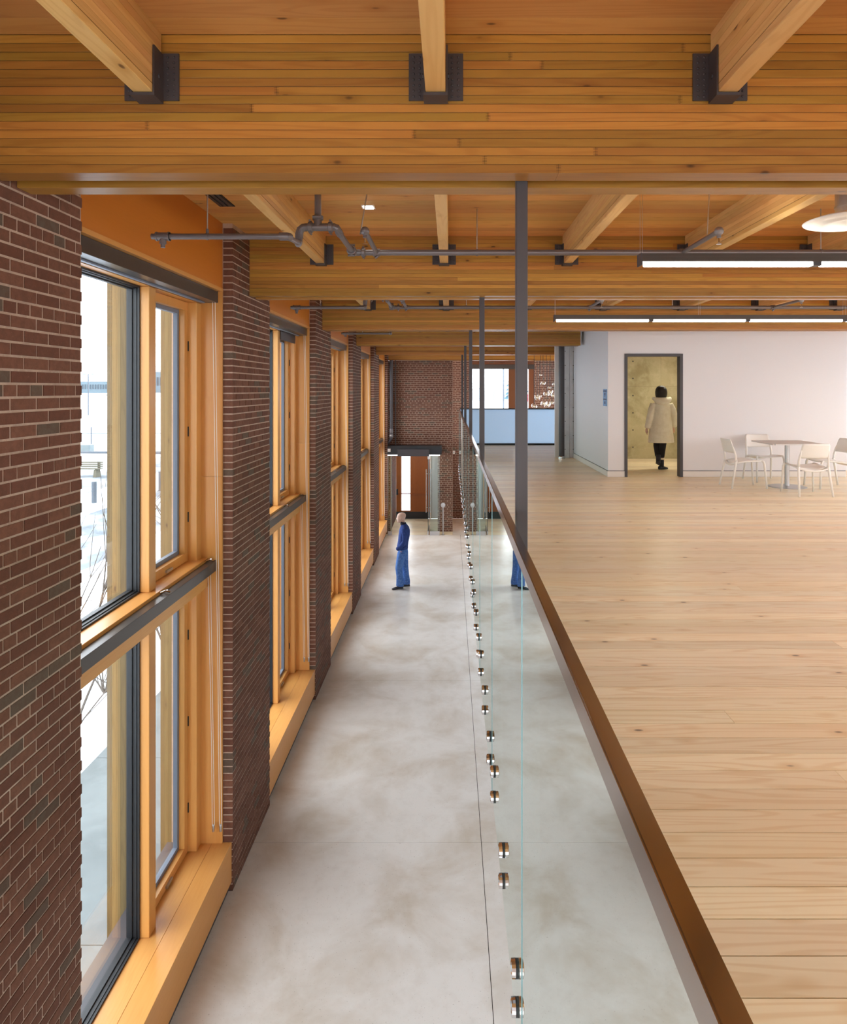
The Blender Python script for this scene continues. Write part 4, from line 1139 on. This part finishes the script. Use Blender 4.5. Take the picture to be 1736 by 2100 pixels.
def twig_tree(name, base, h, n, spread, seed, label, cat, lean=(0, 0)):
    rr = random.Random(seed)
    e = empty(name, base); mb = MB()
    def grow(p, d, L, r, depth):
        pts = [p]; q = Vector(p); dd = Vector(d)
        for i in range(4):
            dd = (dd + Vector((rr.uniform(-.13, .13), rr.uniform(-.13, .13), rr.uniform(-.05, .12)))).normalized()
            q = q + dd * L / 4; pts.append(q.copy())
        mb.tube(pts, [r * (1 - 0.16 * i) for i in range(5)], 5)
        if depth > 0:
            for i in range(rr.randint(3, 4)):
                s = rr.choice(pts[1:4]); nd = (dd + Vector((rr.uniform(-1, 1), rr.uniform(-1, 1), rr.uniform(-.2, .5))) * 0.75).normalized()
                grow(s, nd, L * rr.uniform(.45, .65), r * 0.5, depth - 1)
    for i in range(n):
        a = 2 * math.pi * (i + rr.random() * .6) / n
        grow(Vector((0, 0, 0)), Vector((math.cos(a) * spread + lean[0], math.sin(a) * spread + lean[1], 1)).normalized(), h * rr.uniform(.6, .85), 0.011 + 0.006 * h / 2, 2)
    mb.build('branches', M['bark'], e)
    tag(e, label, cat, 'bare winter shrubs')
twig_tree('bare_sapling', (-4.75, 8.1, 0.0), 3.6, 5, 0.30, 4, 'tall bare sapling whose twigs cross the nearest window', 'sapling', (0.12, 0.1))
twig_tree('bare_shrub', (-5.25, 10.37, 0.08), 1.1, 6, 0.45, 11, 'small bare shrub in the snow by the nearest lower pane', 'shrub')
twig_tree('bare_shrub', (-5.25, 12.46, 0.08), 1.2, 6, 0.45, 12, 'small bare shrub farther along, seen through the lower casement', 'shrub')
twig_tree('bare_sapling', (-5.6, 14.6, 0.05), 3.4, 5, 0.28, 21, 'bare sapling seen through the nearest upper casement', 'sapling')

# far field
def far_building(x0, x1, y, h, nwin, label):
    e = empty('far_building', ((x0 + x1) / 2, y, 0)); tag(e, label, 'building')
    boxo('wall', x0, x1, y, y + 12, -2, h, M['teal'], e)
    boxo('roof', x0 - 0.3, x1 + 0.3, y - 0.4, y + 12.3, h, h + 2.2, M['snow'], e)
    w_ = (x1 - x0) / nwin
    for i in range(nwin):
        boxo('window', x0 + w_ * (i + 0.2), x0 + w_ * (i + 0.8), y - 0.3, y - 0.01, h * 0.35, h * 0.75, M['farwin'], e)
far_building(-462, -384, 800, 13.5, 26, 'long low building with a row of windows beyond the snow field')
far_building(-392, -340, 850, 26.0, 14, 'taller far building behind the low one outside')
def spruce(base, h, label):
    e = empty('spruce_tree', base); tag(e, label, 'tree', 'spruces outside')
    MB().tube([(0, 0, 0), (0, 0, h * 0.3)], h * 0.02, 6).build('trunk', M['bark'], e)
    mb = MB(); rr = random.Random(int(h * 100))
    for i in range(9):
        z0 = h * (0.10 + i * 0.095); r = h * 0.21 * (1 - i / 9.5); n = 14
        ring_ = [(r * (1 if j % 2 else 0.72) * rr.uniform(.85, 1.1) * math.cos(2 * math.pi * j / n), r * (1 if j % 2 else 0.72) * math.sin(2 * math.pi * j / n), z0) for j in range(n)]
        mb.add(ring_ + [(0, 0, z0 + h * 0.17), (0, 0, z0 + h * 0.03)], [(j, (j + 1) % n, n) for j in range(n)] + [((j + 1) % n, j, n + 1) for j in range(n)])
    mb.build('foliage', M['spruce'], e)
spruce((-194, 388, -0.1), 8.6, 'dark spruce beside the far low building')
spruce((21, 230, -0.1), 15, 'tall spruce seen through the narrow stair window light')
spruce((29, 240, -0.1), 13, 'second spruce seen through the narrow stair window light')
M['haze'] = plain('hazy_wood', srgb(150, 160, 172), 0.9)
tl_ = empty('tree_line', (8, 290, 0)); tag(tl_, 'hazy bare tree line on the horizon beyond the stair window', 'trees', kind='stuff')
mb = MB(); rr = random.Random(2)
for i in range(260):
    x = rr.uniform(-30, 50); h = rr.uniform(3, 9); y_ = rr.uniform(-12, 12)
    mb.tube([(x, y_, 0), (x + rr.uniform(-.4, .4), y_, h)], [0.35, 0.05], 4)
    for q in range(4): mb.tube([(x, y_, h * .4 + q * h * .12), (x + rr.uniform(-1.6, 1.6), y_, h * .6 + q * h * .14)], [0.16, 0.03], 3)
mb.build('trees', M['haze'], tl_); tl_.location.z = -0.2
def pole(name, px, pyb, Y, h, r, label, arm=False):
    b = P(px, pyb, Y); e = empty(name, (b.x, Y, 0)); tag(e, label, 'pole')
    MB().tube([(0, 0, -0.1), (0, 0, h)], r, 8).build('mast', M['galv'], e)
    if arm:
        MB().tube([(-0.9, 0, h), (0.9, 0, h)], r * 0.6, 6).build('cross_arm', M['gasket'], e)
        for s in (-0.8, 0.8): MB().box(s - 0.25, s + 0.25, -0.12, 0.12, h + 0.02, h + 0.12).build('lamp_head', M['gasket'], e)
pole('lamp_post', 181, 840, 120, 7.3, 0.10, 'twin-headed lamp post in the snow field outside', True)
pole('fence_post', 187, 905, 58, 1.5, 0.05, 'thin dark marker post in the snow outside')
pole('lamp_post', 1032, 836, 110, 9.0, 0.10, 'slim pole in the snow beyond the stair window')
st = empty('stop_sign', P(1083, 816, 70)); tag(st, 'red road sign partly hidden behind the post', 'sign')
M['signred'] = plain('sign_red', srgb(196, 40, 58), 0.5)
pts = [(0.42 * math.cos(math.pi / 8 + i * math.pi / 4), 0.42 * math.sin(math.pi / 8 + i * math.pi / 4)) for i in range(8)]
MB().add([(a, -0.01, b) for a, b in pts] + [(a, 0.01, b) for a, b in pts], [tuple(range(8)), tuple(range(15, 7, -1))] + [(i, i + 8, (i + 1) % 8 + 8, (i + 1) % 8) for i in range(8)]).build('plate', M['signred'], st)
MB().tube([(0, 0.03, -4), (0, 0.03, 0.3)], 0.04, 6).build('pole', M['gasket'], st)
txt = bpy.data.curves.new('lettering', 'FONT'); txt.body = 'STOP'; txt.size = 0.28; txt.align_x = 'CENTER'; txt.align_y = 'CENTER'; txt.extrude = 0.002
txt.materials.append(M['whitetrim'])
tmp = bpy.data.objects.new('lettering', txt); COL.objects.link(tmp)
dg = bpy.context.evaluated_depsgraph_get(); me = bpy.data.meshes.new_from_object(tmp.evaluated_get(dg)); bpy.data.objects.remove(tmp, do_unlink=True)
o = bpy.data.objects.new('lettering', me); o.location = (0, -0.014, 0); o.rotation_euler = (math.pi / 2, 0, 0); link(o, st)
fn = empty('cable_fence', (-50, 62, 0)); tag(fn, 'low cable fence crossing the snow field outside', 'fence')
for xx in (-20, -10, 0, 10, 20): MB().tube([(xx, 0, -0.1), (xx, 0, 0.9)], 0.05, 6).build('post', M['galv'], fn)
MB().tube([(-24, 0, 0.75), (0, 0, 0.68), (24, 0, 0.72)], 0.03, 5).build('cable', M['galv'], fn)
kb = empty('snow_wall', (-30, 50, 0)); tag(kb, 'low kerb with pale blue barrier across the field', 'kerb')
MB().box(-14, 14, -0.15, 0.15, -0.1, 0.16).build('kerb_stone', M['galv'], kb)
MB().box(-0.2, 3.2, 0.8, 1.4, -0.1, 0.55).build('barrier', M['sidewalk'], kb)

# ------------------------------------------------------------------ people
def fuse(name, mb, voxel, mat, parent=None, loc=(0, 0, 0), smooth_it=4):
    """one continuous surface from overlapping tapered volumes"""
    tmp = bpy.data.objects.new(name, mb.mesh(name, mat)); COL.objects.link(tmp)
    recalc(tmp.data)
    m = tmp.modifiers.new('r', 'REMESH'); m.mode = 'VOXEL'; m.voxel_size = voxel
    m = tmp.modifiers.new('s', 'SMOOTH'); m.factor = 0.5; m.iterations = smooth_it
    dg = bpy.context.evaluated_depsgraph_get(); dg.update()
    me = bpy.data.meshes.new_from_object(tmp.evaluated_get(dg))
    bpy.data.objects.remove(tmp, do_unlink=True)
    me.materials.clear(); me.materials.append(mat)
    me.polygons.foreach_set('use_smooth', [True] * len(me.polygons))
    o = bpy.data.objects.new(name, me); o.location = loc
    return link(o, parent)
def ellring(c, a, b, n=18, tilt=0.0):
    return [(c[0] + a * math.cos(2 * math.pi * j / n), c[1] + b * math.sin(2 * math.pi * j / n), c[2] + tilt * a * math.cos(2 * math.pi * j / n)) for j in range(n)]
def head(mb, c, fwd, s=1.0):
    """head with brow, nose, chin, ears; fwd is a unit vector in the XY plane"""
    fx, fy = fwd; lx, ly = -fy, fx
    def q(f, l, z): return (c[0] + (fx * f + lx * l) * s, c[1] + (fy * f + ly * l) * s, c[2] + z * s)
    rings = []
    for z, fc, a, b in ((-0.125, 0.052, 0.028, 0.026), (-0.11, 0.040, 0.055, 0.045), (-0.075, 0.020, 0.080, 0.060), (-0.03, 0.006, 0.096, 0.070), (0.02, -0.004, 0.106, 0.077), (0.06, -0.010, 0.104, 0.076), (0.095, -0.014, 0.086, 0.062), (0.115, -0.016, 0.055, 0.040), (0.123, -0.016, 0.02, 0.016)):
        rings.append([q(fc + a * math.cos(2 * math.pi * j / 20), b * math.sin(2 * math.pi * j / 20), z) for j in range(20)])
    mb.loft(rings)
    p = q(0.098, 0, -0.022); mb.ball(p, 0.020 * s, 0.020 * s, 0.026 * s, 10, 8)
    p = q(0.110, 0, -0.032); mb.ball(p, 0.014 * s, 0.014 * s, 0.012 * s, 10, 8)
    p = q(0.088, 0, 0.018); mb.ball(p, 0.020 * s, 0.020 * s, 0.012 * s, 10, 8)
    p = q(0.084, 0, -0.072); mb.ball(p, 0.018 * s, 0.022 * s, 0.010 * s, 10, 8)
    for sd in (-1, 1):
        p = q(-0.010, 0.078 * sd, -0.012); mb.ball(p, 0.020 * s, 0.014 * s, 0.032 * s, 10, 8)
def hand(mb, w, d, side, s=1.0):
    """palm with four curled fingers and a thumb; w wrist, d direction down the hand, side sideways"""
    w, d, side = Vector(w), Vector(d).normalized(), Vector(side).normalized()
    nrm = d.cross(side).normalized()
    mb.tube([w - d * 0.03 * s, w, w + d * 0.045 * s, w + d * 0.09 * s], [0.024 * s, 0.026 * s, 0.034 * s, 0.030 * s], 10)
    for i, L in enumerate((0.070, 0.080, 0.075, 0.058)):
        o_ = side * ((i - 1.5) * 0.021 * s)
        b = w + d * 0.082 * s + o_
        mb.tube([b, b + d * L * .5 * s + nrm * 0.008 * s, b + d * L * .85 * s + nrm * 0.028 * s], [0.0105 * s, 0.0095 * s, 0.0075 * s], 7)
    b = w + d * 0.03 * s - side * 0.03 * s
    mb.tube([b, b + d * 0.03 * s - side * 0.022 * s + nrm * 0.012 * s, b + d * 0.062 * s - side * 0.024 * s + nrm * 0.024 * s], [0.013 * s, 0.0115 * s, 0.009 * s], 7)
M['skin'] = plain('skin', srgb(214, 178, 158), 0.5)
M['fleece'] = blotch('navy_fleece', srgb(56, 76, 136), srgb(46, 64, 120), srgb(66, 90, 152), 6.0, 30.0, 0.9, 0.0, 0.2, bump=0.3)
M['denim'] = blotch('blue_denim', srgb(84, 124, 190), srgb(66, 102, 170), srgb(128, 164, 214), 5.0, 24.0, 0.85, 0.0, 0.2, bump=0.3)
M['shoe'] = plain('dark_shoe', srgb(40, 42, 52), 0.6)
M['sole'] = plain('rubber_sole', srgb(26, 26, 30), 0.7)
M['collar'] = plain('black_collar', srgb(26, 28, 44), 0.8)
# man on the lower floor, facing the windows (-X), hands in pockets
MX, MY = -1.13, 16.2
b = MB()
def fz(f, s, z): return (-f, s, z)          # f forward = -X, s towards +Y
head(b, fz(0.035, 0, 1.672), (-1, 0), 1.0)
b.tube([fz(-0.03, 0, 1.42), fz(-0.01, 0, 1.52), fz(0.01, 0, 1.60)], [0.075, 0.060, 0.056], 14)
b.loft([ellring(fz(-0.01, 0, 0.90), 0.10, 0.14), ellring(fz(-0.01, 0, 1.05), 0.10, 0.14), ellring(fz(-0.03, 0, 1.25), 0.115, 0.155), ellring(fz(-0.04, 0, 1.42), 0.10, 0.17), ellring(fz(-0.03, 0, 1.48), 0.05, 0.08)])
for sd in (-1, 1):
    hp = (0.0, 0.09 * sd)
    kn, an = ((0.085, 0.50), (0.055, 0.10)) if sd < 0 else ((-0.045, 0.50), (-0.085, 0.11))
    b.tube([fz(0, 0.085 * sd, 0.92), fz(kn[0], 0.085 * sd, kn[1]), fz(an[0], 0.09 * sd, an[1])], [0.075, 0.052, 0.04], 12)
    sh_, el, wr = fz(-0.05, 0.18 * sd, 1.43), fz(-0.065, 0.24 * sd, 1.16), fz(0.03, 0.185 * sd, 1.03)
    b.tube([sh_, el, wr], [0.045, 0.036, 0.028], 10)
    hand(b, wr, (-0.25, -0.55 * sd, -1), (-1, 0, 0.3), 0.8)
man = fuse('person', b, 0.011, M['skin'], None, (MX, MY, 0.0), 3)
tag(man, 'standing man in navy fleece and jeans facing the windows', 'person')
b = MB()
b.loft([ellring(fz(0.0, 0, 0.935), 0.128, 0.165), ellring(fz(0.005, 0, 1.0), 0.132, 0.17), ellring(fz(-0.015, 0, 1.12), 0.128, 0.168), ellring(fz(-0.035, 0, 1.25), 0.135, 0.185), ellring(fz(-0.045, 0, 1.37), 0.130, 0.20), ellring(fz(-0.045, 0, 1.45), 0.105, 0.185), ellring(fz(-0.035, 0, 1.50), 0.075, 0.11), ellring(fz(-0.025, 0, 1.53), 0.068, 0.07)])
for sd in (-1, 1):
    b.tube([fz(-0.05, 0.175 * sd, 1.435), fz(-0.06, 0.225 * sd, 1.32), fz(-0.068, 0.25 * sd, 1.16), fz(0.0, 0.235 * sd, 1.07), fz(0.075, 0.205 * sd, 0.995), fz(0.115, 0.175 * sd, 0.96)], [0.075, 0.068, 0.058, 0.054, 0.052, 0.05], 14)
    for q_ in range(4):
        b.tube([fz(-0.12, 0.22 * sd, 1.22 - q_ * 0.06), fz(-0.02, 0.285 * sd, 1.18 - q_ * 0.055)], 0.012, 6)
jk = fuse('fleece_jacket', b, 0.011, M['fleece'], man, (0, 0, 0), 4)
cm = MB(); cm.loft([ellring(fz(-0.025, 0, 1.50), 0.078, 0.085), ellring(fz(-0.012, 0, 1.55), 0.072, 0.074, tilt=-0.25), ellring(fz(-0.008, 0, 1.575), 0.070, 0.070, tilt=-0.3)]); cm.build('collar', M['collar'], jk, smooth=True)
b = MB()
b.loft([ellring(fz(-0.005, 0, 0.80), 0.115, 0.155), ellring(fz(-0.005, 0, 0.90), 0.122, 0.16), ellring(fz(0.0, 0, 0.97), 0.115, 0.155)])
b.tube([fz(0.01, -0.085, 0.86), fz(0.05, -0.09, 0.68), fz(0.085, -0.09, 0.50), fz(0.062, -0.09, 0.30), fz(0.055, -0.09, 0.14), fz(0.06, -0.09, 0.075)], [0.108, 0.098, 0.084, 0.082, 0.092, 0.094], 16)
b.tube([fz(-0.02, 0.085, 0.86), fz(-0.035, 0.09, 0.68), fz(-0.05, 0.09, 0.50), fz(-0.07, 0.09, 0.30), fz(-0.085, 0.09, 0.14), fz(-0.085, 0.09, 0.07)], [0.105, 0.092, 0.080, 0.076, 0.086, 0.088], 16)
for q_ in range(3):
    b.tube([fz(0.13, -0.09, 0.14 + q_ * 0.05), fz(0.06, -0.175, 0.12 + q_ * 0.05)], 0.011, 6)
    b.tube([fz(0.14, -0.12, 0.47 + q_ * 0.05), fz(0.05, -0.165, 0.50 + q_ * 0.05)], 0.010, 6)
fuse('jeans', b, 0.011, M['denim'], man, (0, 0, 0), 4)
def shoe(o_parent, f, s, ang, z=0.0, mat='shoe', L=0.28, high=0.0):
    mb = MB(); ca, sa = math.cos(ang), math.sin(ang)
    rings = []
    for t_, w_, h_ in ((-0.09, 0.026, 0.05), (-0.07, 0.036, 0.075 + high), (-0.01, 0.040, 0.085 + high), (0.05, 0.042, 0.066), (0.11, 0.046, 0.05), (0.16, 0.040, 0.038), (0.185, 0.02, 0.025)):
        t_ *= L / 0.28
        rings.append([(t_, w_ * math.cos(2 * math.pi * j / 14), max(0.0, h_ / 2 + 0.004 + h_ / 2 * math.sin(2 * math.pi * j / 14))) for j in range(14)])
    rings = [[(-(p[0] * ca - p[1] * sa) - f, p[0] * sa + p[1] * ca + s, p[2] + z) for p in r_] for r_ in rings]
    return fuse('shoe', mb.loft(rings), 0.009, M[mat], o_parent, (0, 0, 0), 2)
shoe(man, 0.07, -0.09, -0.35)
shoe(man, -0.075, 0.10, 2.6 - math.pi + 0.3)

# woman seen from behind walking away through the doorway
FX_, FY_ = 4.25, 13.75
M['coat'] = blotch('cream_coat', srgb(240, 233, 212), srgb(228, 219, 194), srgb(244, 238, 220), 4.0, 18.0, 0.85, 0.0, 0.2, bump=0.2)
M['hair'] = plain('black_hair', srgb(22, 18, 16), 0.6)
M['blackcloth'] = plain('black_trousers', srgb(20, 19, 22), 0.85)
b = MB()
head(b, (-0.01, 0, 1.54), (0.05, 0.9987), 0.92)
b.tube([(0, 0, 1.33), (0, 0.005, 1.40), (-0.005, 0.01, 1.47)], [0.07, 0.05, 0.05], 12)
b.loft([ellring((0, 0, 0.80), 0.14, 0.10), ellring((0, 0, 0.95), 0.13, 0.095), ellring((0, 0, 1.15), 0.15, 0.10), ellring((0, 0, 1.32), 0.16, 0.085), ellring((0, 0, 1.38), 0.07, 0.05)])
b.tube([(0.05, 0, 0.85), (0.015, -0.01, 0.45), (0.01, -0.005, 0.08)], [0.075, 0.05, 0.036], 12)
b.tube([(-0.06, 0, 0.85), (-0.075, 0.10, 0.48), (-0.08, -0.06, 0.17)], [0.075, 0.05, 0.036], 12)
b.tube([(-0.17, 0, 1.30), (-0.245, -0.03, 1.06), (-0.285, 0.02, 0.83)], [0.045, 0.036, 0.026], 10)
hand(b, (-0.288, 0.02, 0.825), (-0.05, 0.1, -1), (0, 1, 0), 0.9)
b.tube([(0.17, 0, 1.30), (0.265, 0.0, 1.06), (0.28, 0.10, 0.85)], [0.045, 0.036, 0.026], 10)
hand(b, (0.28, 0.10, 0.845), (0.0, 0.3, -1), (0, 1, 0), 0.9)
wom = fuse('person', b, 0.011, M['skin'], None, (FX_, FY_, UP), 3)
tag(wom, 'woman in a cream hooded coat walking away through the doorway', 'person')
b = MB()
b.loft([ellring((-0.012, 0, 0.545), 0.262, 0.20, 24), ellring((-0.01, 0, 0.70), 0.245, 0.185, 24), ellring((-0.008, 0, 0.90), 0.218, 0.165, 24), ellring((-0.01, 0, 1.08), 0.192, 0.15, 24), ellring((-0.01, 0, 1.22), 0.188, 0.14, 24), ellring((0, 0, 1.32), 0.175, 0.125, 24), ellring((0, 0, 1.385), 0.12, 0.09, 24), ellring((0, 0, 1.42), 0.07, 0.06, 24)])
b.tube([(-0.155, 0, 1.31), (-0.205, -0.02, 1.20), (-0.245, -0.03, 1.05), (-0.28, 0.015, 0.835)], [0.078, 0.072, 0.066, 0.058], 14)
b.tube([(0.155, 0, 1.31), (0.222, -0.005, 1.20), (0.262, 0.0, 1.05), (0.28, 0.09, 0.86)], [0.078, 0.072, 0.066, 0.058], 14)
ct = fuse('coat', b, 0.011, M['coat'], wom, (0, 0, 0), 4)
hd_ = MB(); n = 20; pts = []
for j in range(n + 1):
    a = math.pi * 1.02 + math.pi * 0.96 * j / n * 1.0
    a = math.pi + math.pi * j / n
    pts.append((0.165 * math.cos(a) - 0.0, 0.115 * math.sin(a) * 1.05 + 0.005, 1.435 - 0.075 * (math.sin(math.pi * j / n)) ** 2 - 0.0))
hd_.tube(pts, [0.03 + 0.032 * math.sin(math.pi * j / n) for j in range(n + 1)], 12)
hd_.loft([ellring((0, -0.07, 1.30), 0.10, 0.07, 18), ellring((0, -0.085, 1.36), 0.145, 0.075, 18), ellring((0, -0.06, 1.42), 0.15, 0.085, 18), ellring((0, -0.03, 1.455), 0.12, 0.08, 18)])
fuse('hood', hd_, 0.011, M['coat'], ct, (0, 0, 0), 3)
hr = MB()
hr.loft([ellring((-0.01, -0.012, 1.455), 0.105, 0.085, 20), ellring((-0.01, -0.016, 1.50), 0.118, 0.105, 20), ellring((-0.01, -0.014, 1.56), 0.120, 0.122, 20), ellring((-0.01, -0.010, 1.62), 0.108, 0.118, 20), ellring((-0.01, -0.005, 1.665), 0.080, 0.092, 20), ellring((-0.01, -0.003, 1.690), 0.035, 0.045, 20)])
fuse('hair', hr, 0.011, M['hair'], wom, (0, 0.0, 0), 3)
b = MB()
b.tube([(0.05, 0, 0.80), (0.028, -0.008, 0.55), (0.015, -0.012, 0.42), (0.005, -0.005, 0.24)], [0.09, 0.072, 0.064, 0.05], 14)
b.tube([(-0.06, 0, 0.80), (-0.075, 0.06, 0.55), (-0.075, 0.09, 0.47), (-0.08, 0.0, 0.27)], [0.088, 0.066, 0.06, 0.048], 14)
fuse('trousers', b, 0.011, M['blackcloth'], wom, (0, 0, 0), 3)
MB().loft([ellring((0.005, -0.004, 0.205), 0.056, 0.056), ellring((0.005, -0.005, 0.235), 0.058, 0.058)]).build('boot_cuff', M['coat'], wom)
for f_, s_, a_, z_ in ((-0.0, -0.005, math.pi - 0.5, 0.0), (0.085, -0.07, math.pi * 0.5 + 0.2, 0.10)):
    bt_ = shoe(wom, f_, s_, a_, z_, 'shoe', 0.25); bt_.name = 'boot'
    MB().tube([(-f_, s_, z_ + 0.05), (-f_, s_, z_ + 0.20)], [0.046, 0.05], 14).build('boot_shaft', M['shoe'], wom, smooth=True)
